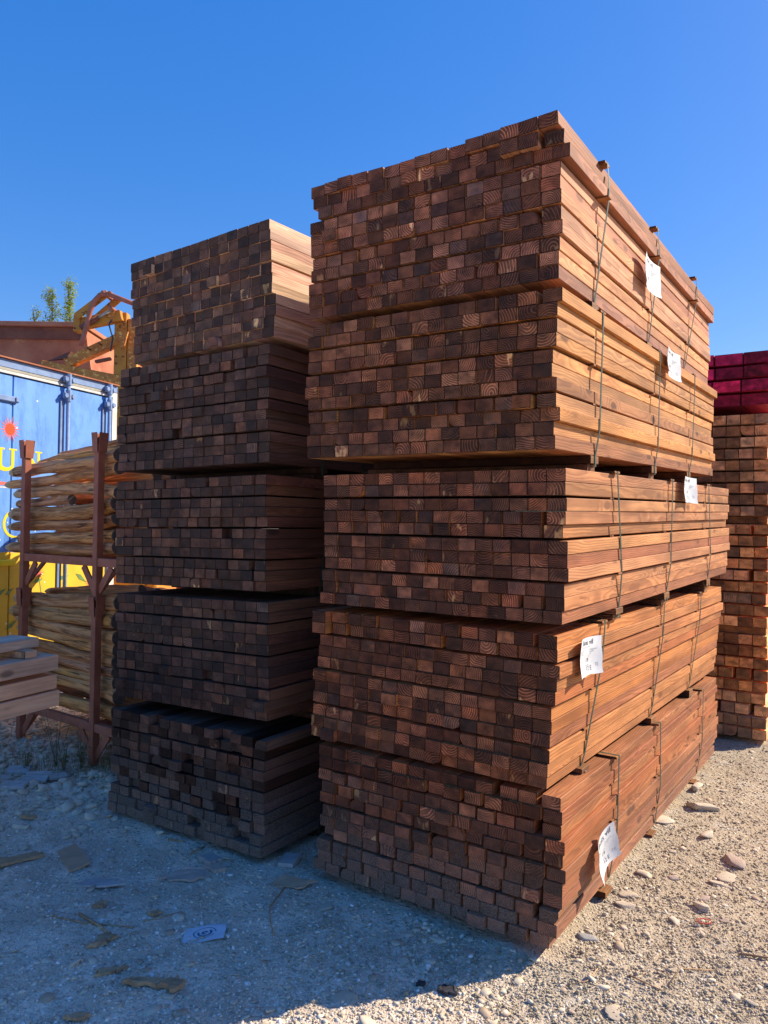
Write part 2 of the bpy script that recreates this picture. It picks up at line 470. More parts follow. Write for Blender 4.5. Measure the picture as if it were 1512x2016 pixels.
def chamfer_box(a, b, e):
    x0, y0, z0 = a; x1, y1, z1 = b
    vs = []; idx = {}
    for ix, X in enumerate((x0, x1)):
        for iy, Y in enumerate((y0, y1)):
            for iz, Z in enumerate((z0, z1)):
                sx = e if ix == 0 else -e; sy = e if iy == 0 else -e; sz = e if iz == 0 else -e
                for ax, p in enumerate(((X, Y + sy, Z + sz), (X + sx, Y, Z + sz), (X + sx, Y + sy, Z))):
                    idx[ix, iy, iz, ax] = len(vs); vs.append(p)
    fs = []
    g = lambda x, y, z, k: idx[x, y, z, k]
    for s in (0, 1):
        q = [g(s, 0, 0, 0), g(s, 1, 0, 0), g(s, 1, 1, 0), g(s, 0, 1, 0)]; fs.append(q if s else q[::-1])
        q = [g(0, s, 0, 1), g(0, s, 1, 1), g(1, s, 1, 1), g(1, s, 0, 1)]; fs.append(q if s else q[::-1])
        q = [g(0, 0, s, 2), g(1, 0, s, 2), g(1, 1, s, 2), g(0, 1, s, 2)]; fs.append(q if s else q[::-1])
    for i in (0, 1):
        for j in (0, 1):
            q = [g(0, i, j, 1), g(1, i, j, 1), g(1, i, j, 2), g(0, i, j, 2)]; fs.append(q if i == j else q[::-1])
            q = [g(i, 0, j, 0), g(i, 1, j, 0), g(i, 1, j, 2), g(i, 0, j, 2)]; fs.append(q[::-1] if i == j else q)
            q = [g(i, j, 0, 0), g(i, j, 1, 0), g(i, j, 1, 1), g(i, j, 0, 1)]; fs.append(q if i == j else q[::-1])
    for i in (0, 1):
        for j in (0, 1):
            for k in (0, 1):
                q = [g(i, j, k, 0), g(i, j, k, 1), g(i, j, k, 2)]
                fs.append(q if (i + j + k) % 2 else q[::-1])
    return vs, [tuple(q) for q in fs]


def link(name, me, parent=None, loc=None):
    o = bpy.data.objects.new(name, me)
    C.objects.link(o)
    if parent: o.parent = parent
    if loc is not None: o.location = loc
    return o


def thing(name, label, cat, loc=(0, 0, 0), rot=(0, 0, 0), group=None):
    o = bpy.data.objects.new(name, None)
    C.objects.link(o)
    o.empty_display_size = .1
    o.location = loc; o.rotation_euler = rot
    o['label'] = label; o['category'] = cat
    if group: o['group'] = group
    return o


def tag(o, label, cat, group=None):
    o['label'] = label; o['category'] = cat
    if group: o['group'] = group
    return o


def yaw_mat(x, y, z, yaw):
    return Matrix.Translation((x, y, z)) @ Matrix.Rotation(yaw, 4, 'Z')


# ------------------------------------------------------------------ ground
def hz(x, y):
    """height of the yard surface"""
    x = np.asarray(x, float); y = np.asarray(y, float)
    h = .007 * np.sin(2.1 * x + 1.3 * y) + .006 * np.sin(3.7 * y - 1.9 * x + 1) + .004 * np.sin(7.1 * x + 5.3 * y) + .0025 * np.sin(17 * x - 13 * y) + .002 * np.sin(29 * x + 23 * y)
    bank = np.clip((y - 5.0) / 1.6, 0, 1) * np.clip((-x - 1.2) / .8, 0, 1)
    return h * (1 + bank) - .004


def axis(lo, hi, fine_lo, fine_hi, step):
    a = list(np.arange(fine_lo, fine_hi + 1e-6, step))
    s = step; p = fine_hi
    while p < hi: s *= 1.22; p += s; a.append(min(p, hi))
    s = step; p = fine_lo
    while p > lo: s *= 1.22; p -= s; a.insert(0, max(p, lo))
    return np.array(sorted(set(np.round(a, 5))))


gx = axis(-700, 700, -3.6, 3.4, .03)
gy = axis(-700, 700, 2.0, 7.6, .03)
X, Y = np.meshgrid(gx, gy)
Z = hz(X, Y)
near = (X > -4) & (X < 4) & (Y > 1.5) & (Y < 9)
Z = Z + np.where(near, rng.normal(0, .0016, X.shape), 0)
nv = len(gx)
verts = np.stack([X.ravel(), Y.ravel(), Z.ravel()], 1)
i0 = (np.arange(len(gy) - 1)[:, None] * nv + np.arange(nv - 1)[None, :]).ravel()
faces = np.stack([i0, i0 + 1, i0 + nv + 1, i0 + nv], 1)


def np_mesh(name, verts, faces, mats, smooth=False):
    me = bpy.data.meshes.new(name)
    k = faces.shape[1]
    me.vertices.add(len(verts)); me.vertices.foreach_set('co', verts.astype(np.float32).ravel())
    me.loops.add(faces.size); me.loops.foreach_set('vertex_index', faces.astype(np.int32).ravel())
    me.polygons.add(len(faces))
    me.polygons.foreach_set('loop_start', np.arange(0, faces.size, k, dtype=np.int32))
    me.polygons.foreach_set('loop_total', np.full(len(faces), k, dtype=np.int32))
    if smooth: me.polygons.foreach_set('use_smooth', np.ones(len(faces), bool))
    for m in mats: me.materials.append(m)
    me.update(calc_edges=True)
    me.validate()
    return me


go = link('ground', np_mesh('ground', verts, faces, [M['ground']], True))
go['kind'] = 'structure'; go['label'] = 'pale dusty yard of crushed limestone and gravel'


# ------------------------------------------------------------------ boards
def board_mesh(name, L, w, h, mat, wane=0, bow=0.0, ch=.0022, segs=3):
    """x -w..0, y 0..L, z 0..h; wane cuts a rounded corner (1..4), bow bends it a little"""
    prof = []
    cs = [(-ch, 0), (-w + ch, 0), (-w, ch), (-w, h - ch), (-w + ch, h), (-ch, h), (0, h - ch), (0, ch)]
    prof = cs[:]
    if wane:
        a, b = w * .38, h * .55
        rep = {1: [(-a, h), (-a * .45, h - b * .22), (0, h - b)], 2: [(-w, h - b), (-w + a * .35, h - b * .3), (-w + a, h)],
               3: [(0, b), (-a * .35, b * .3), (-a, 0)], 4: [(-w + a, 0), (-w + a * .4, b * .25), (-w, b)]}[wane]
        if wane == 1: prof = cs[:5] + rep + cs[7:]
        if wane == 2: prof = cs[:3] + rep + cs[5:]
        if wane == 3: prof = cs[1:7] + rep
        if wane == 4: prof = [cs[0]] + rep + cs[3:]
    n = len(prof)
    cx, cz = -w / 2, h / 2
    mb = MB(); vs = []
    e = .0022
    ys = [0, e] + [L * (i + 1) / segs for i in range(segs)]
    ys[-1] = L - e; ys.append(L)
    for i, y in enumerate(ys):
        t = y / L
        bx = bow * math.sin(math.pi * t)
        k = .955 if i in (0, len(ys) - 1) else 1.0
        for (x, z) in prof:
            vs.append((cx + (x - cx) * k + bx, y, cz + (z - cz) * (k if k == 1 else .935)))
    fs = [tuple(range(n))[::-1]]
    fs[0] = tuple(range(n))
    for i in range(len(ys) - 1):
        for k in range(n):
            a0 = i * n + k; a1 = i * n + (k + 1) % n
            fs.append((a0, a0 + n, a1 + n, a1))
    fs.append(tuple(range((len(ys) - 1) * n, len(ys) * n))[::-1])
    # profile runs clockwise seen from -y, so flip if needed
    mb.add(vs, fs)
    me = mb.mesh(name, mat)
    import bmesh
    bm = bmesh.new(); bm.from_mesh(me); bmesh.ops.recalc_face_normals(bm, faces=bm.faces); bm.to_mesh(me); bm.free()
    return me


def variants(L, w, h, mat):
    vs = [board_mesh('board', L, w, h, mat, 0, b) for b in (0, .002, -.002, .003)]
    wn_ = [board_mesh('board', L, w, h, mat, k, 0) for k in (1, 2, 3, 4)]
    return vs, wn_


def hull_side(pts):
    """pts (z, x) sorted by z descending -> outer hull"""
    pts = sorted(pts, reverse=True); out = []
    for p in pts:
        while len(out) >= 2:
            (z1, x1), (z2, x2) = out[-2], out[-1]
            if (x2 - x1) * (p[0] - z1) - (p[1] - x1) * (z2 - z1) >= 0: out.pop()
            else: break
        out.append(p)
    return out


def strap_mesh(path, y_of, w=.016, t=.0014):
    """closed band round path of (x,z); y_of(z) gives the drift along the boards"""
    mb = MB(); n = len(path); vs = []
    for i, (x, z) in enumerate(path):
        p0 = Vector(path[i - 1]); p1 = Vector(path[(i + 1) % n]); d = (p1 - p0).normalized()
        nx, nz = d.y, -d.x
        y = y_of(z)
        for (dy, s) in ((-w / 2, 0), (w / 2, 0), (w / 2, t), (-w / 2, t)):
            vs.append((x + nx * s, y + dy, z + nz * s))
    fs = []
    for i in range(n):
        j = (i + 1) % n
        for k in range(4):
            fs.append((i * 4 + k, j * 4 + k, j * 4 + (k + 1) % 4, i * 4 + (k + 1) % 4))
    mb.add(vs, fs)
    return mb


def make_bundle(name, label, loc, yaw, H, tu, tv, rows, cols, W, L, mat, meshes, group, gaps, gapw, rowoff=None,
                straps=(), bear=.05, bear_fn=None, tint=lambda r, c: (1, 1, 1, 1), loose=0.0, recess=0.0, bw=.0745, bh=.05,
                jit=.005, wane_p=.05, custom=None, strap_cat=True, lath_h=None, bearer_tone=(.6, .6, .6, 1)):
    root = thing(name, label, 'timber', loc, (tv, tu, -yaw), group)
    full, wn_ = meshes
    h = (H - len(gaps) * gapw) / rows
    z = H
    ext = []
    for r in range(rows):            # r = 0 is the top row
        z -= h
        ro = rowoff[r] if rowoff else 0
        nb = cols - (1 if random.random() < loose else 0)
        bwid = W / cols * .992
        slack = W - nb * bwid
        cuts = sorted(random.random() for _ in range(nb))
        if slack < .03:
            offs = [slack * (k + 1) / nb * random.uniform(.6, 1) for k in range(nb)]
        else:
            offs = [slack * (0 if k < 1 else cuts[k]) for k in range(nb)]
        rj = random.gauss(0, jit * .5); ry = random.gauss(0, jit)
        for c in range(nb):
            x = ro + rj - c * bwid - offs[c] * .97
            if random.random() < wane_p: me = random.choice(wn_)
            else: me = random.choice(full)
            y = ry + random.gauss(0, jit)
            if recess and random.random() < recess: y += random.uniform(.015, .05)
            if random.random() < .012: y -= random.uniform(.01, .03)
            o = bpy.data.objects.new('board', me); C.objects.link(o); o.parent = root
            o.location = (x, y, z + random.uniform(0, .0004))
            o.scale = (bwid / bw * random.uniform(.968, .990), random.uniform(.995, 1.004), h / bh * random.uniform(.978, .992))
            o.rotation_euler = (0, 0, random.gauss(0, .0006))
            if custom: custom(o, r, c)
            o.color = tint(r, c)
            if c == 0: ext.append((z + h, o.location.x)); ext.append((z, o.location.x))
        if r + 1 in gaps:
            for (yt, yb) in straps:
                f = z / H
                yy = yb + (yt - yb) * f
                lm = MB(); lm.box((-W + .01, yy - .055, z - gapw + .0006), (.004 + ro, yy - .012, z - .0006), 0)
                lo = lm.build('lath', mat, root); lo.color = (.75, .7, .65, 1)
            z -= gapw
    xs_far = -W - .012
    for (yt, yb) in straps:
        # small lath under the strap on the top edge and bearers under the bundle
        lm = MB(); lm.box((-.13, yt - .035, H + .0005), (.022, yt + .035, H + .0105), 0, .002)
        lo = lm.build('edge_protector', mat, root); lo.color = (.8, .75, .7, 1)
        bb = bear_fn(yb) if bear_fn else bear
        bm_ = MB()
        if bb > .055:
            m1 = MB(); m1.box((-W * .93, yb - .05, -bb * .5), (-.004, yb + .05, -.001), 0, .002); o = m1.build('bearer', mat, root); o.color = bearer_tone
            m1 = MB(); m1.box((-W * .96, yb - .045, -bb + .003), (-.02, yb + .05, -bb * .5 - .001), 0, .002); o = m1.build('bearer', mat, root); o.color = bearer_tone
        else:
            m1 = MB(); m1.box((-W * .97, yb - .045, -bb + .003), (-.004, yb + .045, -.001), 0, .002); o = m1.build('bearer', mat, root); o.color = bearer_tone
        side = hull_side([(zz, xx + .0035) for zz, xx in ext] + [(H + .011, .023)])
        path = [(xs_far, H + .012), (-.5 * W, H + .0035)] + [(-.14, H + .0112)] + [(x, zz) for zz, x in side] + [(.0, -.0015 - min(bb, .05) + .006), (-.03, -min(bb, .05) + .0035), (xs_far, -min(bb, .05) + .0035)]
        # the far side, with the same small clearance
        mb = strap_mesh(path, lambda zz, a=yt, b=yb: b + (a - b) * max(0, min(1, zz / H)))
        mb.build('strap', M['strap'], root)
    return root, ext


def warm(r, c, lo=.55, hi=1.25, dust=0.0, base=(1, 1, 1)):
    k = random.uniform(max(lo, .82), min(hi, 1.16)) if lo > .5 else random.uniform(lo, hi)
    hue = random.uniform(-.05, .10)
    if lo > .5 and random.random() < .34: k *= random.uniform(.62, .85); base = (base[0], base[1] * .88, base[2] * 1.0)
    return (k * (1 + hue) * base[0], k * base[1], k * (1 - hue) * base[2] * random.uniform(.9, 1.15), 1 - dust)


RW, RL, LW, LL = 1.145, 2.99, 1.125, 2.99
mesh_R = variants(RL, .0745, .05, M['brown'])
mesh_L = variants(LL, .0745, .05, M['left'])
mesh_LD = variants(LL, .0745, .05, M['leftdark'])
BR = [
    dict(p=(.6263, 2.7386, 2.500), H=.582, yaw=.568, tu=-.0013, tv=.0304),
    dict(p=(.6148, 2.7419, 1.8798), H=.5805, yaw=.5817, tu=.0057, tv=.0278),
    dict(p=(.6663, 2.8003, 1.2385), H=.5774, yaw=.6057, tu=.0026, tv=.0202),
    dict(p=(.6372, 2.8494, .6155), H=.5785, yaw=.603, tu=.0117, tv=.0023),
    dict(p=(.6626, 2.8374, .0300), H=.5659, yaw=.587, tu=.0068, tv=-.0100)]
BL = [
    dict(p=(-.5703, 3.6901, 2.5012), H=.5788, yaw=.644, tu=-.0049, tv=0),
    dict(p=(-.5579, 3.6788, 1.8932), H=.5735, yaw=.5788, tu=-.0152, tv=0),
    dict(p=(-.562, 3.6771, 1.267), H=.5668, yaw=.5798, tu=-.014, tv=0),
    dict(p=(-.5401, 3.6614, .6477), H=.5695, yaw=.5809, tu=-.0200, tv=0),
    dict(p=(-.5422, 3.6043, .0300), H=.550, yaw=.579, tu=-.0100, tv=0)]
ROFF = [[.0, .012, .045, 0, -.003, 0, 0, 0, -.005, -.012, -.012],
        [.02, 0, 0, 0, -.015, -.015, 0, 0, .015, -.012, -.005],
        [0, 0, .005, 0, -.01, .012, .012, .015, 0, 0, -.01],
        [.01, .01, .02, .01, .005, -.01, -.005, -.01, -.012, -.015, -.025],
        [-.002, .004, 0, .02, .012, .02, .015, .01, 0, -.01, -.035]]
STR = [[(.50, .42), (1.38, 1.32), (2.40, 2.20)], [(.47, .45), (1.41, 1.41), (2.26, 2.23)], [(.53, .65), (1.43, 1.43), (2.28, 2.41)],
       [(.50, .37), (1.45, 1.38), (2.31, 2.21)], [(.65, .62), (1.37, 1.39), (2.45, 2.41)]]
GAPS_R = [{3, 6, 8}, {2, 4, 7}, {2, 5, 8}, {2, 5, 8}, {2, 5, 8}]
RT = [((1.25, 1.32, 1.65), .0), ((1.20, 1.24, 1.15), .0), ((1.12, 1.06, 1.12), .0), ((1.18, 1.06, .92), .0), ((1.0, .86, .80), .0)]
LAB_R = ['topmost bundle of the right stack, its upper boards knocked askew against the sky',
         'second bundle from the top of the right stack, honey coloured along its sunny side',
         'middle bundle of the right stack at eye level, its board ends showing clear rings',
         'fourth bundle down in the right stack, a curled label at its near corner',
         'lowest bundle of the right stack, dusty ends and a tilted white label']
LAB_L = ['topmost bundle of the left stack with bleached boards catching the sun',
         'second bundle from the top of the left stack, dark board ends in full shade',
         'middle bundle of the left stack, greyish brown ends level with the logs',
         'fourth bundle down in the left stack, lying just above the lowest one',
         'lowest bundle of the left stack, dusty black ends and some boards pushed back']


def gapfn(upper, lower):
    def f(y):
        if lower is None: return .030
        zb = upper['p'][2] + upper['tv'] * y
        zt = lower['p'][2] + lower['H'] + lower['tv'] * y
        return max(.014, zb - zt)
    return f


def cust_R1(o, r, c):
    if r == 2 and c == 0: o.rotation_euler = (-.001, .02, .002); o.location.x -= .014
    if r == 0 and c < 2: o.rotation_euler = (0, -.05, .004); o.location.y -= .02; o.location.z += .012 - c * .004
    if r == 0 and 2 <= c < 5: o.location.z += .008; o.location.y -= .012
    if r == 1 and c == 0: o.rotation_euler = (0, .05, -.005)
    if r == 1 and 1 <= c < 3: o.location.y -= .03; o.location.x -= .012
    if r in (0, 1): o.location.y += random.uniform(-.008, .012)


def cust_R4(o, r, c):
    if c >= 13 and r < 2: o.location.y -= .03; o.location.x -= .012


def cust_L5(o, r, c):
    if r == 0 and c == 0: o.location.x += .03; o.location.y -= .015
    if r >= 9: o.location.y -= .01


for i in range(5):
    b = BR[i]
    lower = BR[i + 1] if i < 4 else None
    base, _ = RT[i]
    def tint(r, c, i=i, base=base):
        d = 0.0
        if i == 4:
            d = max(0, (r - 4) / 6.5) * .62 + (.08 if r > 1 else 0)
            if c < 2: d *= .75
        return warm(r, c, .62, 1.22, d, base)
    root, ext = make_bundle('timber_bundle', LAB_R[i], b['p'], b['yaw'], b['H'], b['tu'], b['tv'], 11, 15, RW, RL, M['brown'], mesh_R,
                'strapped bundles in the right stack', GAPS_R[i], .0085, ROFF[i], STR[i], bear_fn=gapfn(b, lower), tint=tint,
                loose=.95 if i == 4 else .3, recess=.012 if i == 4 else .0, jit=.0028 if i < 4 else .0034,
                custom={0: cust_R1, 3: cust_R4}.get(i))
    b['root'] = root; b['ext'] = ext
    b = BL[i]
    lower = BL[i + 1] if i < 4 else None
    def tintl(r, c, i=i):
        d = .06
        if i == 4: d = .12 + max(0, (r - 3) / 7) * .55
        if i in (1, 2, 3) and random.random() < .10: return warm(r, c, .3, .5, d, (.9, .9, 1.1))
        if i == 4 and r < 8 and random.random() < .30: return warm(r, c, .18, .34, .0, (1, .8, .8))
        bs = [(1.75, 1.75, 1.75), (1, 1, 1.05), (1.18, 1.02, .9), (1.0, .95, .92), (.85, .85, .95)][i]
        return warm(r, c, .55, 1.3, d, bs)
    lo = [0, 0, 0, .010, .010, .014, .016, .035, .04, .034, .03] if i == 0 else [random.gauss(0, .006) for _ in range(11)]
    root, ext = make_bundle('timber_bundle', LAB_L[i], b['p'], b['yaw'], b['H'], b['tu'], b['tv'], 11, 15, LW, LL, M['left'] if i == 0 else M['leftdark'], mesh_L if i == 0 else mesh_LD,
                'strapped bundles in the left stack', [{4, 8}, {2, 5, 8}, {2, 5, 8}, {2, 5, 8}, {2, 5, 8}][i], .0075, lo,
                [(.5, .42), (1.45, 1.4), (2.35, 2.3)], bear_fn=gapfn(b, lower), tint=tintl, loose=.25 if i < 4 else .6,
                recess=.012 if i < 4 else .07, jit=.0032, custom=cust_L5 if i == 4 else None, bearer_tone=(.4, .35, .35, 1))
    b['root'] = root


# ------------------------------------------------------------------ paper labels
def text_mesh(txt, size):
    cu = bpy.data.curves.new('txt', 'FONT'); cu.body = txt; cu.size = size; cu.resolution_u = 2
    ob = bpy.data.objects.new('txt', cu); C.objects.link(ob)
    dg = bpy.context.evaluated_depsgraph_get()
    me = bpy.data.meshes.new_from_object(ob.evaluated_get(dg))
    vs = [tuple(v.co) for v in me.vertices]; fs = [tuple(p.vertices) for p in me.polygons]
    bpy.data.objects.remove(ob); bpy.data.curves.remove(cu); bpy.data.meshes.remove(me)
    return vs, fs


def make_label(root, yc, zc, w, h, ang, curl, x0=.02, label=None):
    """sheet hanging on the sunny side (local x = 0 plane, outward +x); a along +y, b up"""
    ca, sa = math.cos(ang), math.sin(ang)
    def S(a, b, lift=0.0):
        u, v = a / w, b / h        # -.5..+.5
        out = curl * (1.3 * (u + .5) ** 2 * .35 + (abs(u - .1) ** 2) * 1.5 + .55 * max(0, -v) ** 1.5 * (1 + u)) + .07 * curl * math.sin(5 * v + 3 * u)
        aa = a * ca - b * sa; bb = a * sa + b * ca
        return (x0 + out + lift, yc + aa, zc + bb)
    mb = MB(); nx, ny = 14, 12
    vs = []
    for j in range(ny + 1):
        for i in range(nx + 1):
            a = (i / nx - .5) * w; b = (j / ny - .5) * h
            if i == nx: a -= .0025 * math.sin(j * .9)
            if j == 0: b += .0015 * math.sin(i * .9)
            vs.append(S(a, b))
    fs = [(j * (nx + 1) + i, j * (nx + 1) + i + 1, (j + 1) * (nx + 1) + i + 1, (j + 1) * (nx + 1) + i) for j in range(ny) for i in range(nx)]
    mb.add(vs, fs)
    pap = mb.build('paper_label', M['paper'], root, smooth=True)
    if label: pap['label'] = label
    def put(txt, size, a, b, mat, nm, sh=1.0, bold=0.0):
        v, f = text_mesh(txt, size)
        m2 = MB()
        for k in ([0, bold] if bold else [0]):
            m2.add([S(a + x * sh + k, b + y, .0009 + k * .05) for x, y, z in v], f)
        m2.build(nm, mat, pap)
    put('Bois vif', .030 * h / .15, -.26 * w, .31 * h, M['ink'], 'printed_heading', 1.25, .0010)
    m3 = MB()
    def bar(a0, a1, b, t=.0016):
        m3.add([S(a0, b, .001), S(a1, b, .001), S(a1, b + t, .001), S(a0, b + t, .001)], [(0, 1, 2, 3)])
    bar(-.30 * w, .14 * w, .265 * h)
    for k in range(4): bar(.12 * w, .36 * w - .02 * k, (.17 - .06 * k) * h, .0025)
    bar(-.42 * w, -.18 * w, .16 * h, .0028); bar(-.42 * w, -.14 * w, -.08 * h, .0028)
    bar(-.42 * w, .02 * w, .03 * h, .001); bar(-.05 * w, .1 * w, -.24 * h, .0028)
    m3.build('printed_lines', M['inkpale'], pap)
    put('0022', .028, -.40 * w, .055 * h, M['inkpale'], 'written_number')
    put('19', .026, -.03 * w, -.16 * h, M['ink'], 'written_number')
    put('12 E', .026, -.02 * w, -.38 * h, M['ink'], 'written_number')
    put('TE', .02, .30 * w, -.30 * h, M['inkpale'], 'written_number')


make_label(BR[0]['root'], 1.17, .30, .25, .165, -.12, .05, .018)
make_label(BR[1]['root'], 1.58, .55, .24, .15, -.12, .05, .022)
make_label(BR[2]['root'], 1.72, .54, .24, .14, -.04, .045, .018)
make_label(BR[3]['root'], .265, .470, .215, .150, .0, .045, .020, 'white paper label curling off the near corner')
make_label(BR[4]['root'], .375, .255, .19, .165, .42, .055, .034)

# ------------------------------------------------------------------ background pile on the right
mesh_F = variants(3.2, .0975, .085, M['far'])
mesh_C = variants(3.2, .20, .085, M['crimson'])
PYAW = .587
PB = [(.030, 'lowest bundle of the far right pile, pale dusty ends on the gravel', (1.15, 1.2, 1.25)),
      (.864, 'third bundle down in the far right pile, orange brown sawn ends', (2.2, 1.65, 1.15)),
      (1.700, 'second bundle of the far right pile, dark ends under the crimson boards', (1.4, 1.25, 1.2))]
for z0, lab, bs in PB:
    def tf(r, c, bs=bs, z0=z0):
        d = .05
        b2 = bs
        if z0 < .1:
            b2 = (2.3, 1.6, .95) if r < 5 else (2.1, 1.9, 1.6)
            d = .0 if r < 6 else .35
        return warm(r, c, .6, 1.25, d, b2)
    pr, _ = make_bundle('timber_bundle', lab, (2.86 + random.uniform(-.012, .012), 5.70, z0), PYAW, .775, .004, .0, 9, 12, 1.2, 3.2, M['far'], mesh_F,
                'bundles in the far right pile', {1, 2, 3, 4, 5, 6, 7, 8}, .011, [random.gauss(0, .006) for _ in range(9)],
                [(.6, .6), (1.9, 1.9)], bear=.03, tint=tf, bw=.0975, bh=.085, jit=.003, loose=.15)
    if z0 > .1:
        for yb in (.03, 1.2, 3.0):
            m = MB(); m.box((-1.19, yb, -.058), (-.01, yb + .1, -.002), 0, .003); o = m.build('bearer', M['far'], pr); o.color = (1.1, .8, .55, 1)
        m = MB(); m.box((-1.19, .6, -.056), (-.01, .72, -.031), 0, .002); o = m.build('bearer', M['far'], pr); o.color = (1, .8, .6, 1)
make_bundle('timber_bundle', 'crimson painted wide boards topping the far right pile', (2.89, 5.70, 2.545), PYAW, .405, .004, 0, 4, 6, 1.24, 3.2,
            M['crimson'], mesh_C, 'bundles in the far right pile', {1, 2, 3}, .016, [.0, .01, 0, -.01], [(.6, .6), (1.9, 1.9)], bear=.035,
            tint=lambda r, c: (lambda k: (k, k, k, 1))(random.uniform(.95, 1.35) * (.72 if r == 3 else 1)), bw=.20, bh=.085, jit=.006, wane_p=0,
            bearer_tone=(.25, .5, .5, 1))

# ------------------------------------------------------------------ stillage racks and logs
RX = Vector((-2.25, 5.30, 0))
vv = Vector((.6, .8, 0)); uu = Vector((-.8, .6, 0))


def rk(u, v, z):
    return RX + uu * u + vv * v + Vector((0, 0, z))


def make_rack(z0, label, rough_feet):
    root = thing('stacking_rack', label, 'rack', tuple(RX + Vector((0, 0, z0))), (0, 0, math.atan2(uu.y, uu.x)), 'stacked steel racks holding logs')
    # local x = left along the front, local y = towards the camera (so back is -y)
    Wd, D, Hh = .925, 1.42, 1.07  # depth stretched so the added rear logs shade the container
    xs = (-.468, .457); ys = (0, -D)
    for x in xs:
        for y in ys:
            m = MB(); m.box((x - .025, y - .025, 0), (x + .025, y + .025, Hh - .045), 0, .003)
            post = m.build('post', M['rack'], root)
            # flared cup: four plates leaning outwards
            for dx, dy in ((1, 0), (-1, 0), (0, 1), (0, -1)):
                c = MB()
                a = Vector((x + dx * .031, y + dy * .031, Hh - .10)); b = Vector((x + dx * .041, y + dy * .041, Hh + .03))
                sx = Vector((-dy, dx, 0)) * .026; n = Vector((dx, dy, 0)) * .004
                vs = [a - sx, a + sx, b + sx * 1.2, b - sx * 1.2]
                vs = vs + [p + n for p in vs]
                c.add(vs, [(0, 1, 2, 3), (7, 6, 5, 4), (0, 4, 5, 1), (1, 5, 6, 2), (2, 6, 7, 3), (3, 7, 4, 0)])
                c.build('cup_plate', M['rack'], post)
    zb = .25
    for y in ys:
        m = MB(); m.beam((xs[0] + .029, y, zb), (xs[1] - .029, y, zb), .04, .055, 0, bev=.002); m.build('shelf_beam', M['rack'], root)
        for sx, x in ((1, xs[0]), (-1, xs[1])):
            m = MB(); m.beam((x + sx * .026, y, .06), (x + sx * .16, y, zb - .03), .012, .05, 0); m.build('brace', M['rack'], root)
    for x in xs:
        m = MB(); m.beam((x, -.029, zb + .0), (x, -D + .029, zb + .0), .04, .06, 0, bev=.002); m.build('cross_beam', M['rack'], root)
        for sy, y in ((-1, 0), (1, -D)):
            m = MB(); m.beam((x, y + sy * .026, .06), (x, y + sy * .16, zb - .03), .05, .012, 0); m.build('brace', M['rack'], root)
    # beam stub carrying on past the right post
    m = MB(); m.beam((xs[0] - .029, 0, zb), (xs[0] - .34, 0, zb), .04, .055, 0, bev=.002); m.build('shelf_beam', M['rack'], root)
    m = MB(); m.beam((xs[0] - .026, 0, .06), (xs[0] - .16, 0, zb - .03), .012, .05, 0); m.build('brace', M['rack'], root)
    return root


make_rack(.0, 'lower red oxide steel rack standing on the ground beside the left stack', True)
make_rack(1.075, 'upper red oxide steel rack set on the posts of the lower one', False)


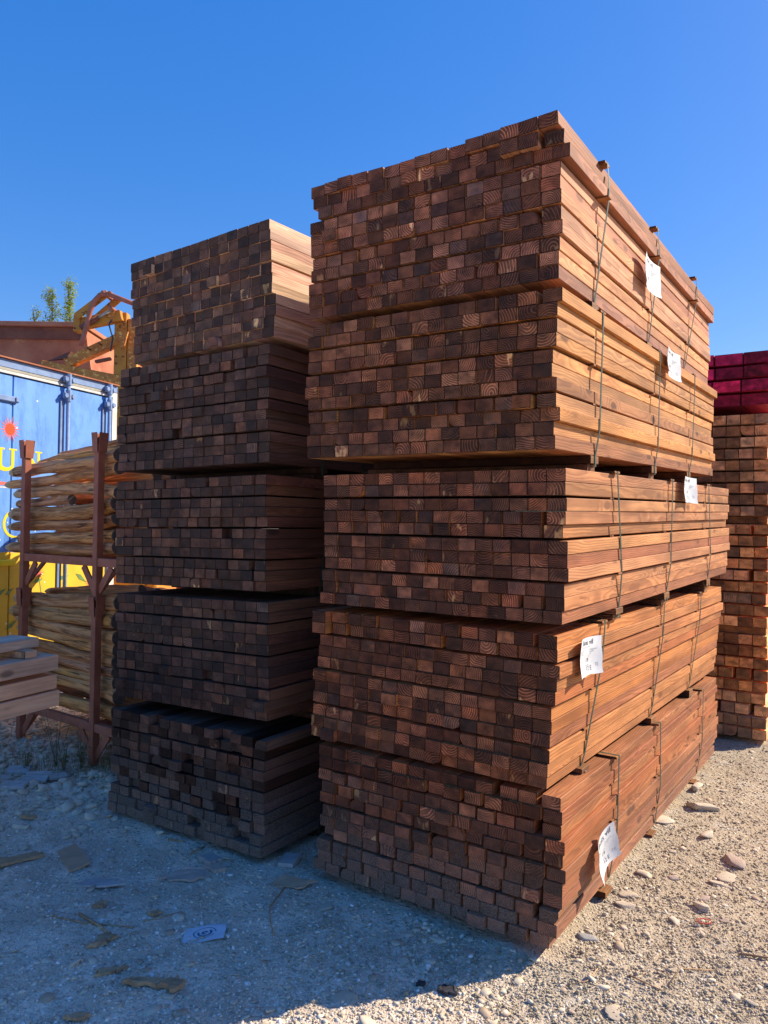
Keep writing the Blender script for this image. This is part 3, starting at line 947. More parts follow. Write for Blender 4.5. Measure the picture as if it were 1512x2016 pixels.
def make_log(pts, r, label, tip=True, v0=.10, tone=1.0, group='weathered logs stored in the racks', shorten=0.0):
    """pts = (u, z) along the log from its pointed left end to its sawn right end"""
    ctrl = [rk(u, v0 + dv, z) for (u, z, dv) in pts]
    # Catmull resample
    N = 30; P = []
    n = len(ctrl) - 1
    for i in range(N + 1):
        t = i / N * n; k = min(int(t), n - 1); f = t - k
        p0 = ctrl[max(k - 1, 0)]; p1 = ctrl[k]; p2 = ctrl[k + 1]; p3 = ctrl[min(k + 2, n)]
        P.append(.5 * ((2 * p1) + (p2 - p0) * f + (2 * p0 - 5 * p1 + 4 * p2 - p3) * f * f + (3 * p1 - p0 - 3 * p2 + p3) * f ** 3))
    org = P[0].copy()
    ax = (P[-1] - P[0]).normalized()
    yv = Vector((0, 0, 1)).cross(ax).normalized(); zv = ax.cross(yv)
    mb = MB(); K = 18; vs = []
    lob = [random.uniform(-.10, .10) for _ in range(5)]; ph = [random.uniform(0, 6.28) for _ in range(5)]
    knobs = [(random.uniform(.12, .95), random.uniform(0, 6.28), random.uniform(.08, .28)) for _ in range(7)]
    groove = [random.uniform(-.06, .05) for _ in range(K)]
    for i, p in enumerate(P):
        t = i / N
        rr = r * (.90 + .17 * t) * (1 + .035 * math.sin(6 * t + ph[0]) + .03 * math.sin(23 * t + ph[1]))
        if tip:
            if i == 0: rr = r * .10
            elif i == 1: rr = r * .45
            elif i == 2: rr = r * .74
            elif i == 3: rr *= .97
        for k in range(K):
            a = 2 * math.pi * k / K
            q = rr * 1.09 * (1 + 1.5 * lob[0] * math.cos(2 * a + ph[2] + t) + .6 * lob[1] * math.cos(3 * a + ph[3] + 2 * t) + groove[k] + random.uniform(-.03, .03))
            for kt, ka, kh in knobs:
                dd = ((t - kt) * 14) ** 2 + (math.remainder(a - ka, 2 * math.pi)) ** 2 * 1.2
                q += rr * kh * math.exp(-dd)
            d = p - org
            loc = Vector((d.dot(ax), d.dot(yv) + q * math.cos(a), d.dot(zv) + q * math.sin(a)))
            vs.append(loc)
    fs = []; mi = []
    for i in range(N):
        for k in range(K):
            a0 = i * K + k; a1 = i * K + (k + 1) % K
            fs.append((a0, a1, a1 + K, a0 + K)); mi.append(2 if (tip and i < 3) else 0)
    fs.append(tuple(range(K))[::-1]); mi.append(2)
    # sawn end, slightly dished with an inner ring
    b = len(vs); c = P[-1] - org; cl = Vector((c.dot(ax), c.dot(yv), c.dot(zv)))
    last = vs[-K:]
    for k in range(K): vs.append(cl + (last[k] - cl) * .93 + Vector((.003, 0, 0)))
    for k in range(K):
        a0 = b - K + k; a1 = b - K + (k + 1) % K
        fs.append((a0, a1, b + (k + 1) % K, b + k)); mi.append(1)
    fs.append(tuple(range(b, b + K))); mi.append(1)
    me = bpy.data.meshes.new('log'); me.from_pydata([tuple(p) for p in vs], [], fs)
    for m in (M['log'], M['logend'], M['logtip']): me.materials.append(m)
    me.polygons.foreach_set('material_index', mi)
    me.polygons.foreach_set('use_smooth', [m_ == 0 for m_ in mi])
    me.update()
    o = link('log', me)
    o.matrix_world = Matrix(((ax.x, yv.x, zv.x, org.x), (ax.y, yv.y, zv.y, org.y), (ax.z, yv.z, zv.z, org.z), (0, 0, 0, 1)))
    tag(o, label, 'log', group)
    k = random.uniform(.85, 1.15) * tone
    o.color = (k, k * random.uniform(.93, 1.04), k * random.uniform(.85, 1.1), 1)
    return o


ordn = ['topmost', 'second', 'third', 'fourth', 'fifth', 'sixth', 'seventh', 'eighth', 'ninth', 'tenth']
# upper rack, front row (left tip .. right end); z at left, middle, right
UP = [((.90, 1.955), (-.17, 1.985), (-.56, 2.03), .042, 'topmost front log of the upper rack, thick and smooth'),
      ((.97, 1.863), (-.18, 1.920), (-.56, 1.945), .036, 'second front log of the upper rack, its hewn tip reaching furthest left'),
      ((.83, 1.790), (-.18, 1.822), (-.56, 1.785), .037, 'rough barked front log of the upper rack, bent down at its right end'),
      ((.74, 1.715), (.20, 1.735), (.00, 1.742), .030, 'short broken log wedged under the rough barked one in the upper rack'),
      ((.90, 1.634), (-.19, 1.657), (-.54, 1.716), .048, 'fattest front log halfway up the upper rack, its dark sawn end raised'),
      ((.91, 1.538), (-.19, 1.564), (-.54, 1.610), .038, 'front log right beneath the fattest one in the upper rack'),
      ((.70, 1.455), (-.19, 1.482), (-.55, 1.500), .036, 'second front log from the bottom of the upper rack, pale at its squared left end'),
      ((.94, 1.380), (-.19, 1.396), (-.55, 1.422), .036, 'lowest front log of the upper rack resting on the shelf beam')]
for a, b, c, r, lab in UP:
    dz = random.uniform(-.012, .012)
    make_log([(a[0], a[1], 0), ((a[0] + b[0]) / 2, (a[1] + b[1]) / 2 + dz, random.uniform(-.01, .01)), (b[0], b[1], 0), (c[0], c[1], -.01)], r, lab,
             tip=r > .031 and a[0] > .72)
make_log([(.62, 2.020, 0), (.2, 2.045, .0), (-.17, 2.062, 0), (-.56, 2.088, 0)], .030, 'slim log behind the topmost front one on the upper rack', v0=.17)
make_log([(.50, 2.088, 0), (.1, 2.11, .01), (-.14, 2.13, 0), (-.56, 2.155, 0)], .026, 'slender log lying highest at the back of the upper rack', v0=.26)
LO = [((.79, 1.000), (-.23, 1.040), (-.60, 1.056), .046, 'topmost front log of the lower rack with a long split'),
      ((.85, .900), (-.23, .935), (-.58, .946), .048, 'second front log of the lower rack, thick with a dark sawn end'),
      ((.77, .862), (-.24, .827), (-.58, .835), .038, 'slender front log sloping down to the right, third in the lower rack'),
      ((.74, .782), (-.24, .747), (-.57, .752), .034, 'fourth front log of the lower rack, smooth and pale'),
      ((.72, .690), (-.25, .662), (-.57, .675), .037, 'shaggy barked front log fifth in the lower rack'),
      ((.74, .615), (-.25, .600), (-.57, .603), .034, 'sixth front log of the lower rack behind the plank ends'),
      ((.76, .530), (-.25, .528), (-.57, .530), .034, 'seventh front log of the lower rack, brown and fibrous'),
      ((.74, .452), (-.27, .470), (-.60, .445), .040, 'cracked grey front log eighth in the lower rack'),
      ((.74, .320), (-.27, .330), (-.58, .340), .040, 'lowest front log of the lower rack lying on its beam')]
for a, b, c, r, lab in LO:
    dz = random.uniform(-.01, .012)
    make_log([(a[0], a[1], 0), ((a[0] + b[0]) / 2, (a[1] + b[1]) / 2 + dz, random.uniform(-.01, .01)), (b[0], b[1], 0), (c[0], c[1], -.01)], r, lab,
             tone=.92)
make_log([(.60, 1.050, 0), (.1, 1.085, .0), (-.23, 1.105, 0), (-.62, 1.135, 0)], .030, 'slim log behind the topmost one of the lower rack', v0=.24)
make_log([(.55, 1.050, 0), (.1, 1.09, .0), (-.23, 1.10, 0), (-.55, 1.10, 0)], .030, 'short log lying furthest back on top of the lower rack', v0=.42)
for (z0, z1, v) in ((1.345, 1.96, .30), (1.345, 2.0, .52), (1.345, 2.05, .97), (1.345, 2.02, 1.20), (.27, .95, .30), (.27, .98, .52), (.27, .98, .97), (.27, .99, 1.20)):  # hidden fill rows, the rear ones added to throw shade on the container
    z = z0 + .05
    while z < z1:
        r = random.uniform(.036, .046)
        make_log([(.75 + random.uniform(-.1, .15), z, 0), (.1, z + random.uniform(-.012, .012), 0), (-.56 + random.uniform(-.04, .03), z + random.uniform(-.01, .015), 0)], r,
                 'weathered log stacked behind the front row inside the %s rack' % ('upper' if z0 > 1 else 'lower'), v0=v + .06,
                 group='logs behind the front row of the %s rack' % ('upper' if z0 > 1 else 'lower'))
        z += r * 2 + .008

# ------------------------------------------------------------------ shipping container
C0 = Vector((-3.123, 6.156, 0))
dd = Vector((.3697, .9291, 0)).normalized()
cn = Vector((dd.y, -dd.x, 0))          # towards the camera side
cont = thing('shipping_container', 'blue and yellow painted shipping container with locking bars behind the logs', 'container', tuple(C0), (0, 0, math.atan2(dd.y, dd.x)))
# local: x along the doors (to the right), y = back into the container (+), z up ; cn = -y
t0, t1 = -1.10, 1.34
m = MB(); m.box((t0, .02, .15), (t1, 6.0, 2.86), 0); m.build('body', M['container'], cont)
m = MB()
for k in range(24):
    y = .3 + k * .235
    m.box((t1 + .001, y, .3), (t1 + .022, y + .12, 2.75), 0)
m.build('corrugation', M['container'], cont)
for (a, b) in ((t0 + .06, .115), (.125, t1 - .075)):
    m = MB(); m.box((a, -.018, .22), (b, .016, 2.775), 0, .004); m.build('door', M['container'], cont)
m = MB(); m.box((t0, -.03, 2.832), (t1, .018, 2.90), 0, .003); m.build('header_rail', M['bluesteel'], cont)
m = MB(); m.box((t0, -.055, 2.902), (t1, .05, 2.912), 0); m.build('rusty_roof_lip', M['rust'], cont)
m = MB(); m.box((t0 + .05, -.034, 2.783), (t1 - .06, -.019, 2.805), 0, .002); m.build('door_gasket', M['white'], cont)
m = MB(); m.box((t0 + .05, -.028, 2.808), (t1 - .06, -.0, 2.830), 0, .002); m.build('gutter_rail', M['grey'], cont)
m = MB(); m.box((t1 - .070, -.03, .15), (t1, .018, 2.83), 0, .004); m.build('corner_post', M['white'], cont)
m = MB(); m.box((t0, -.03, .0), (t1, .1, .148), 0, .004); m.build('sill', M['bluesteel'], cont)
for k, bx in enumerate((.685, 1.205, -.47, -.93)):
    m = MB(); m.tube([(bx, -.055, .16), (bx, -.055, 2.86)], .017, 10)
    bar = m.build('locking_bar', M['bluesteel'], cont, smooth=True)
    for z in (2.845, 2.70, 1.45, .30):
        m = MB()
        m.box((bx - .055, -.064, z - .028), (bx + .055, -.036, z + .028), 0, .006)
        m.tube([(bx - .042, -.080, z), (bx - .042, -.06, z)], .020, 10)
        m.tube([(bx + .042, -.080, z), (bx + .042, -.06, z)], .020, 10)
        m.tube([(bx, -.055, z - .05), (bx, -.055, z + .05)], .025, 10)
        m.build('bar_bracket', M['bluesteel'], bar)
    m = MB(); m.box((bx - .065, -.032, .22), (bx - .018, -.020, 2.66), 0, .002); m.build('door_stiffener', M['bluesteel'], cont)
# recessed handle at the left
m = MB(); m.box((-.10, -.045, 2.555), (.165, -.019, 2.605), 0, .008); m.box((.12, -.055, 2.562), (.15, -.043, 2.60), 0, .004)
m.build('latch_handle', M['bluesteel'], cont)
m = MB(); m.box((.0, -.05, 1.22), (.16, -.019, 1.27), 0, .01); m.build('latch_handle', M['letter'], cont)
CM = Matrix(((1, 0, 0, 0), (0, 0, -1, 0), (0, 1, 0, 0), (0, 0, 0, 1)))  # (a,b,depth)->(x, -depth, z)


def paint(polys, mat, name, off=-.0185, d=.0012):
    mb = MB()
    mm = Matrix.Translation((0, off, 0)) @ CM
    for p in polys: mb.prism(p, mm, d)
    return mb.build(name, mat, cont)


def rect(a, b, c, d): return [(a, b), (c, b), (c, d), (a, d)]


# letters U N
U = [rect(-.035, 2.045, .025, 2.165), rect(.115, 2.045, .145, 2.165), rect(-.060, 2.1655, .050, 2.178), rect(.090, 2.1655, .170, 2.178)]
arc = [(-.035 + .09 - .09 * math.cos(a), 2.0445 - .055 * math.sin(a)) for a in [math.pi * k / 12 for k in range(13)]]
arc_i = [(.070 - .045 * math.cos(a), 2.0445 - .024 * math.sin(a)) for a in [math.pi * k / 12 for k in range(13)]]
U.append(arc + arc_i[::-1])
paint(U, M['letter'], 'letter')
NL = [rect(.262, 1.995, .292, 2.165), rect(.385, 1.995, .410, 2.165), rect(.235, 2.1655, .300, 2.178), rect(.360, 2.1655, .435, 2.178), rect(.240, 1.983, .312, 1.9945)]
NL.append([(.2925, 2.165), (.2925, 2.105), (.3845, 1.992), (.3845, 2.052)])
paint(NL, M['letter'], 'letter')
paint([[(-.215, 1.995), (-.10, 1.995), (-.09, 2.03), (-.15, 2.06), (-.20, 2.10), (-.19, 2.155), (-.10, 2.178), (-.22, 2.178), (-.26, 2.13), (-.25, 2.07), (-.16, 2.03)]], M['letter'], 'letter')


def burst(cx, cz, r0, r1, n, spike=.020):
    ps = []
    for k in range(2 * n):
        a = math.pi * k / n + .1
        r = r1 * (1 if k % 4 == 0 else .82) if k % 2 == 0 else r0 * .93
        ps.append((cx + r * math.cos(a), cz + r * math.sin(a)))
    return ps


def tri_fan(cx, cz, ps):
    return [[(cx, cz), ps[i], ps[(i + 1) % len(ps)]] for i in range(len(ps))]
paint(tri_fan(.098, 2.335, burst(.098, 2.335, .045, .115, 20)), M['pink'], 'painted_sun_rays')
paint([[(.098 + .046 * math.cos(2 * math.pi * k / 24), 2.335 + .046 * math.sin(2 * math.pi * k / 24)) for k in range(24)]], M['orange'], 'painted_sun_disc', off=-.0200)
# yellow crescent and lower flowers
cr = [(.16 + .115 * math.cos(a), 1.56 + .115 * math.sin(a)) for a in [R(100 + 15 * k) for k in range(13)]]
ci = [(.175 + .105 * math.cos(a), 1.56 + .100 * math.sin(a)) for a in [R(100 + 15 * k) for k in range(13)]]
paint([cr + ci[::-1]], M['letter'], 'painted_crescent')
paint([[(-.08, 1.905), (.09, 1.90), (.12, 1.885), (.05, 1.876), (-.08, 1.872)]], M['pink'], 'painted_stroke')
paint([[(-.06, 1.865), (.10, 1.862), (.13, 1.854), (-.06, 1.852)]], M['white'], 'painted_stroke')
for (cx, cz, rr) in ((.427, 1.141, .07), (1.02, 1.02, .06), (-.25, 1.08, .08)):
    paint(tri_fan(cx, cz, burst(cx, cz, rr * .25, rr, 12)), M['pink'], 'painted_flower')
    paint([[(cx - .003, cz - .02), (cx + .004, cz - .02), (cx + .07, cz - .34), (cx + .06, cz - .34)]], M['leafpaint'], 'painted_stem')
for k in range(16):
    cx = random.uniform(-.3, 1.1); cz = random.uniform(.72, 1.14); a = random.uniform(-.6, .6); l = random.uniform(.04, .09)
    p = [(-l, 0), (-l * .3, l * .28), (l, 0), (-l * .2, -l * .25)]
    paint([[(cx + x * math.cos(a) - y * math.sin(a), cz + x * math.sin(a) + y * math.cos(a)) for x, y in p]], M['leafpaint'], 'painted_leaf', off=-.0185 - .0013 * (k % 3 + 1))

# ------------------------------------------------------------------ rusty hopper, yellow machine, shed, saplings behind the container
hop = thing('rusty_hopper', 'large rust brown steel hopper rising behind the blue container', 'hopper', (-5.6, 9.6, 0))
# local frame: front wall leaning back a little downwards
m = MB()
xl, xr = -2.4, 1.80
m.add([(xl, .35, 0), (xr + .02, .35, 0), (xr + .07, .12, 3.3), (xr, 0, 4.0), (xl, 0, 4.02), (xl, .12, 3.3),
       (xl, 2.2, 0), (xr, 2.2, 0), (xr + .07, 2.4, 3.3), (xr, 2.5, 4.0), (xl, 2.5, 4.02), (xl, 2.4, 3.3)],
      [(0, 1, 2, 5), (5, 2, 3, 4), (1, 7, 8, 2), (2, 8, 9, 3), (7, 6, 11, 8), (8, 11, 10, 9), (6, 0, 5, 11), (11, 5, 4, 10)])
m.build('shell', M['rust'], hop)
m = MB(); m.box((xl - .02, -.10, 4.022), (xr + .02, 2.56, 4.075), 0, .004); m.build('rim_flange', M['rust'], hop)
m = MB(); m.box((xl - .02, -.035, 3.87), (xr + .01, -.002, 4.020), 0, .004); m.build('rim_web', M['rust_dk'], hop)
m = MB(); m.box((xl, .06, 3.42), (xr + .06, .118, 3.445), 0); m.build('seam_ridge', M['rust'], hop)
for q in (-.9, .55):
    m = MB(); m.beam((q, .03, 3.45), (q, .0, 3.86), .02, .03, 0); m.build('stiffener', M['rust'], hop)

mac = thing('loader_machine', 'rust flecked yellow boom and frame of an old loader above the container', 'machine', (-3.3, 8.9, 0))
O = Vector((-3.3, 8.9, 0))


def ml(x, z, y=0.0): return Vector((x + 3.3, y, z))
def bm(name, a, b, w, h, mat, bev=.006):
    m = MB(); m.beam(a, b, w, h, 0, up=(0, 0, 1), bev=bev); return m.build(name, M[mat], mac)
bm('chassis_beam', ml(-4.0, 3.40), ml(-2.75, 3.17), .16, .10, 'yellow2')
bm('boom_arm', ml(-3.72, 3.42, -.02), ml(-3.10, 3.72, -.02), .13, .115, 'yellow2')
m = MB(); m.box((-3.16 + 3.3, -.07, .3), (-3.02 + 3.3, .06, 4.02), 0, .006); post = m.build('mast_post', M['yellow'], mac)
m = MB(); m.box((-3.015 + 3.3, -.05, .3), (-2.90 + 3.3, .06, 3.95), 0, .006); m.build('mast_post', M['yellow2'], mac)
bm('head_beam', ml(-3.56, 3.86, -.09), ml(-3.06, 3.97, -.09), .12, .12, 'yellow')
m = MB(); m.box((-3.60 + 3.3, -.165, 3.77), (-3.52 + 3.3, -.02, 3.96), 0, .005); m.build('end_box', M['yellow'], mac)
bm('link_plate', ml(-3.56, 3.93, -.185), ml(-3.20, 4.21, -.185), .02, .085, 'yellow')
bm('link_plate', ml(-3.42, 3.93, -.02), ml(-3.12, 4.20, -.02), .02, .085, 'yellow')
m = MB(); m.tube([ml(-3.475, 3.58, -.24), ml(-3.44, 3.72, -.24), ml(-3.375, 3.98, -.24), ml(-3.33, 4.10, -.24), ml(-3.27, 4.168, -.24), ml(-3.18, 4.178, -.24), ml(-3.02, 4.12, -.24), ml(-2.80, 4.04, -.24)], .027, 10)
m.build('hydraulic_pipe', M['rack'], mac, smooth=True)
m = MB(); m.prism([(-.13 + .30, 3.78), (.02 + .30, 3.78), (-.02 + .30, 3.62), (-.06 + .30, 3.60)], Matrix.Translation((0, -.10, 0)) @ CM, .03); m.build('gusset', M['yellow2'], mac)
for (x, z) in ((-3.23, 4.19), (-3.15, 4.185), (-3.14, 4.02)):
    m = MB(); m.tube([ml(x, z, -.27), ml(x, z, .0)], .022, 10); m.build('pivot_pin', M['rack'], mac, smooth=True)
m = MB(); m.box((-3.21 + 3.3, -.168, 3.93), (-3.13 + 3.3, -.10, 4.03), 0, .004); m.build('pin_block', M['yellow2'], mac)
m = MB(); m.box((-.3, -.3, .3), (.75, .9, 1.1), 0, .02); m.build('engine_box', M['yellow'], mac)
for x in (-.2, .6):
    for y in (-.25, .85):
        m = MB(); m.tube([(x, y - .1, .40), (x, y + .1, .40)], .39, 20); m.build('wheel', M['dkgrey'], mac)
m = MB(); m.tube([ml(-3.50, 3.80, -.20), ml(-3.30, 3.92, -.20)], .030, 12); m.build('hydraulic_cylinder', M['rust_dk'], mac, smooth=True)
m = MB(); m.tube([ml(-3.30, 3.92, -.20), ml(-3.16, 4.005, -.20)], .015, 10); m.build('piston_rod', M['grey'], mac, smooth=True)
m = MB(); m.tube([ml(-3.14, 3.98, -.12), ml(-3.19, 3.85, -.16), ml(-3.15, 3.70, -.14), ml(-3.18, 3.55, -.12)], .009, 8); m.build('hydraulic_hose', M['dkgrey'], mac, smooth=True)
for (x, z) in ((-3.13, 3.90), (-3.05, 3.90), (-3.13, 3.50), (-3.05, 3.50), (-3.13, 3.42), (-3.58, 3.80), (-3.54, 3.93), (-3.42, 3.57), (-3.30, 3.63)):
    m = MB(); m.tube([ml(x, z, -.10 if x > -3.2 else -.19), ml(x, z, -.06)], .010, 6); m.build('bolt', M['rust_dk'], mac)
# torn sheet-metal scraps on the chassis
m = MB(); m.add([ml(-3.95, 3.44, -.05), ml(-3.66, 3.56, -.06), ml(-3.62, 3.50, .08), ml(-3.70, 3.47, -.1)], [(0, 1, 2), (0, 3, 1), (1, 3, 2)]); m.build('torn_sheet', M['rust_dk'], mac)
bm('bracket_arm', ml(-3.36, 3.43, -.1), ml(-3.18, 3.47, -.1), .05, .035, 'rust_dk')

sh = thing('metal_shed', 'grey and brown clad shed far behind the yellow machine', 'shed', (-4.3, 12.4, 0))
m = MB(); m.box((-.9, .05, 0), (1.2, 3, 4.15), 0); m.build('wall', M['rack'], sh)
for k in range(4):
    m = MB(); m.box((-.9, .0, 4.155 + .10 * k), (1.25, 3, 4.245 + .10 * k), 0, .004); m.build('cladding_strip', M['grey'], sh)


def sapling(x, y, top, base_crown, w, label, n):
    root = thing('young_tree', label, 'tree', (x, y, 0), group='saplings behind the hopper')
    pts = [(random.uniform(-.03, .03) * k / 3, random.uniform(-.03, .03), top * k / 6) for k in range(7)]
    m = MB(); m.tube(pts, .02, 7, rs=[.035 - .0048 * k for k in range(7)])
    rr = random.Random(n)
    tips = []
    for k in range(26):
        z = base_crown + (top - base_crown) * k / 26
        a = rr.uniform(0, 6.28); L = w * (1.0 - .70 * (k / 26)) * rr.uniform(.45, 1.1)
        p0 = Vector((0, 0, z)); p1 = p0 + Vector((math.cos(a) * L, math.sin(a) * L, L * rr.uniform(.5, 1.4)))
        m.tube([p0, (p0 + p1) / 2 + Vector((0, 0, -.02)), p1], .004, 4, rs=[.006, .004, .002])
        tips.append((p0, p1))
    m.build('trunk', M['trunk'], root)
    lm = MB()
    for k in range(n):
        p0, p1 = rr.choice(tips)
        p = p0.lerp(p1, rr.uniform(.2, 1.08)) + Vector((rr.gauss(0, .035), rr.gauss(0, .035), rr.gauss(0, .04)))
        l = rr.uniform(.025, .062); a = rr.uniform(0, 6.28); tl = rr.uniform(-.9, .6)
        d = Vector((math.cos(a) * math.cos(tl), math.sin(a) * math.cos(tl), math.sin(tl)))
        s = d.cross(Vector((0, 0, 1))).normalized() * l * .22 + Vector((0, 0, rr.uniform(-.004, .004)))
        lm.add([p, p + d * l * .5 + s, p + d * l, p + d * l * .5 - s], [(0, 1, 2, 3)])
    lf = lm.build('crown', M['leaf'], root)


sapling(-5.38, 12.2, 5.28, 4.2, .22, 'middle sapling behind the hopper, broad and loose', 1500)
sapling(-5.08, 12.2, 5.46, 4.2, .15, 'tallest sapling behind the hopper, a narrow bright green column', 1900)
sapling(-4.80, 12.2, 5.00, 4.3, .12, 'smallest sapling at the right end of the hopper', 420)
sapling(-5.62, 12.2, 4.98, 4.2, .16, 'short thin sapling left of the other young trees', 500)

# ------------------------------------------------------------------ planks jutting in at the left
pdv = Vector((.41, .912, 0)); pdv.normalize()
PL = [((-1.882, 4.2), .903, .050, .20, 'top grey plank of the pile at the left edge, its face bleached', (.8, .85, .95, 1), 0),
      ((-1.772, 4.2), .779, .082, .20, 'thick grey pink plank under the sticker at the left edge', (.85, .82, .85, 1), .0),
      ((-1.779, 4.2), .677, .077, .20, 'second lowest pinkish plank of the pile at the left edge', (1.1, .95, .88, 1), .0),
      ((-1.763, 4.2), .583, .085, .20, 'lowest pinkish plank jutting from the left edge above the gravel', (1.12, .98, .92, 1), 0)]
for (e, z, th, wd, lab, col, _) in PL:
    me = board_mesh('plank', 3.0, wd, th, M['plank'], 0, 0)
    o = link('plank', me)
    o.location = (e[0] - pdv.x * 3.0, e[1] - pdv.y * 3.0, z)
    o.rotation_euler = (0, 0, -math.atan2(pdv.x, pdv.y))
    o.color = col
    tag(o, lab, 'plank', 'sawn planks at the left edge')
def pbox(name, s0, s1, x0, x1, z0, z1, lab, cat, mat='plank', col=(.9, .9, .9, 1)):
    m = MB(); m.box((x0, 0, 0), (x1, s1 - s0, z1 - z0), 0, .003)
    o = m.build(name, M[mat]); e = Vector((-1.77, 4.2, 0)) - pdv * (-s0) if False else Vector((-1.77, 4.2, 0)) + pdv * s0
    o.location = (e.x, e.y, z0); o.rotation_euler = (0, 0, -math.atan2(pdv.x, pdv.y)); o.color = col
    return tag(o, lab, cat)
pbox('sticker', -.20, -.12, -.24, -.03, .862, .902, 'small pale wood sticker between the two upper planks', 'wood block', col=(1.0, .95, .9, 1))
for k, s in enumerate((-2.4, -1.15)):
    pbox('trestle_block', s, s + .14, -.20, .0, .0, .582, ('nearer', 'farther')[k] + ' wood block propping up the planks at the left edge', 'wood block')

# ------------------------------------------------------------------ stones, gravel
phi = (1 + 5 ** .5) / 2
IV = np.array([(-1, phi, 0), (1, phi, 0), (-1, -phi, 0), (1, -phi, 0), (0, -1, phi), (0, 1, phi), (0, -1, -phi), (0, 1, -phi), (phi, 0, -1), (phi, 0, 1), (-phi, 0, -1), (-phi, 0, 1)], float)
IV /= np.linalg.norm(IV[0])
IF = np.array([(0, 11, 5), (0, 5, 1), (0, 1, 7), (0, 7, 10), (0, 10, 11), (1, 5, 9), (5, 11, 4), (11, 10, 2), (10, 7, 6), (7, 1, 8), (3, 9, 4), (3, 4, 2), (3, 2, 6), (3, 6, 8), (3, 8, 9), (4, 9, 5), (2, 4, 11), (6, 2, 10), (8, 6, 7), (9, 8, 1)])

FOOT = []
for b, W_, L_ in [(BR[4], RW, RL), (BL[4], LW, LL)] + [(dict(p=(2.86, 5.70, 0), yaw=PYAW), 1.2, 3.2)]:
    FOOT.append((b['p'][0], b['p'][1], b['yaw'], W_, L_))


def under(x, y, mrg=.0):
    r = np.zeros(len(x), bool)
    for px_, py_, ya, W_, L_ in FOOT:
        dx = x - px_; dy = y - py_
        a = dx * math.cos(ya) - dy * math.sin(ya)     # sideways (+ = sunny side)
        b = dx * math.sin(ya) + dy * math.cos(ya)
        r |= (a < mrg) & (a > -W_ - mrg) & (b > -mrg) & (b < L_ + mrg)
    return r


def pebbles(name, x, y, s, flat, mat, sink=.35):
    k = len(x)
    base = IV[None] * rng.uniform(.72, 1.22, (k, 12, 1))
    sc3 = np.stack([s * rng.uniform(.8, 1.5, k), s * rng.uniform(.7, 1.1, k), s * flat], 1)
    v = base * sc3[:, None, :]
    a = rng.uniform(0, 2 * np.pi, k); ca, sa = np.cos(a)[:, None], np.sin(a)[:, None]
    tx = rng.normal(0, .25, k)[:, None]
    vx = v[..., 0] * ca - v[..., 1] * sa; vy = v[..., 0] * sa + v[..., 1] * ca
    vz = v[..., 2] + tx * v[..., 0]
    vx += x[:, None]; vy += y[:, None]; vz += (hz(x, y) + s * flat * (1 - 2 * sink))[:, None]
    V = np.stack([vx, vy, vz], 2).reshape(-1, 3)
    F = (IF[None] + (np.arange(k) * 12)[:, None, None]).reshape(-1, 3)
    o = link(name, np_mesh(name, V, F, [M[mat]]))
    o['kind'] = 'stuff'
    return o


def wedge(n, y0, y1, x0f, x1f, p=1.6):
    """random ground points, denser towards the camera"""
    u = rng.random(n)
    y = (y0 ** (1 - p) + u * (y1 ** (1 - p) - y0 ** (1 - p))) ** (1 / (1 - p))
    x = y * rng.uniform(x0f, x1f, n)
    ok = ~under(x, y)
    return x[ok], y[ok]


# right hand, sunny gravel
x, y = wedge(66000, 2.35, 7.5, -.12, .62, 1.9)
patch = np.sin(3.1 * x + 2 * y) + np.sin(5.2 * x - 3.7 * y + 1) + rng.normal(0, .8, len(x))
keep = (x > .05 + .1 * (y - 2.4)) | (rng.random(len(x)) < .35)
keep &= patch > -1.6
x, y = x[keep], y[keep]
s = np.clip(rng.lognormal(math.log(.0029), .42, len(x)), .0018, .011)
o = pebbles('gravel', x, y, s, .75, 'gravel', .3); o['label'] = 'fine tan gravel spread over the sunlit ground on the right'
# left hand, compacted with fewer grains
x, y = wedge(34000, 2.35, 6.5, -.62, .14, 1.8)
s = np.clip(rng.lognormal(math.log(.0027), .55, len(x)), .0013, .012)
o = pebbles('gravel', x, y, s, .6, 'grit', .36); o['label'] = 'sparse grit pressed into the shaded ground in front of the stacks'
# rubble near the racks
n = 9000
x = rng.uniform(-3.6, -.9, n); y = rng.uniform(3.9, 7.2, n)
keep = ~under(x, y, .02) & (rng.random(n) < np.clip((y - 3.8) / 1.0, .08, 1))
x, y = x[keep], y[keep]
s = np.clip(rng.lognormal(math.log(.014), .5, len(x)), .006, .05)
o = pebbles('limestone_rubble', x, y, s, .42, 'rock', .35); o['label'] = 'broken white limestone rubble strewn in front of the log racks'
# medium chips right
x, y = wedge(1100, 2.5, 7.5, -.1, .62, 1.2)
keep = x > .1
x, y = x[keep], y[keep]
s = np.clip(rng.lognormal(math.log(.0085), .5, len(x)), .005, .026)
o = pebbles('stone_chips', x, y, s, .34, 'rock', .42); o['label'] = 'scattered pale stone chips among the gravel'
x, y = wedge(1100, 2.4, 5.5, -.60, .20, 1.2)
s = np.clip(rng.lognormal(math.log(.010), .55, len(x)), .005, .032)
o = pebbles('stone_chips', x, y, s, .22, 'rock', .42); o['label'] = 'flat pale chips half buried in the shaded ground'


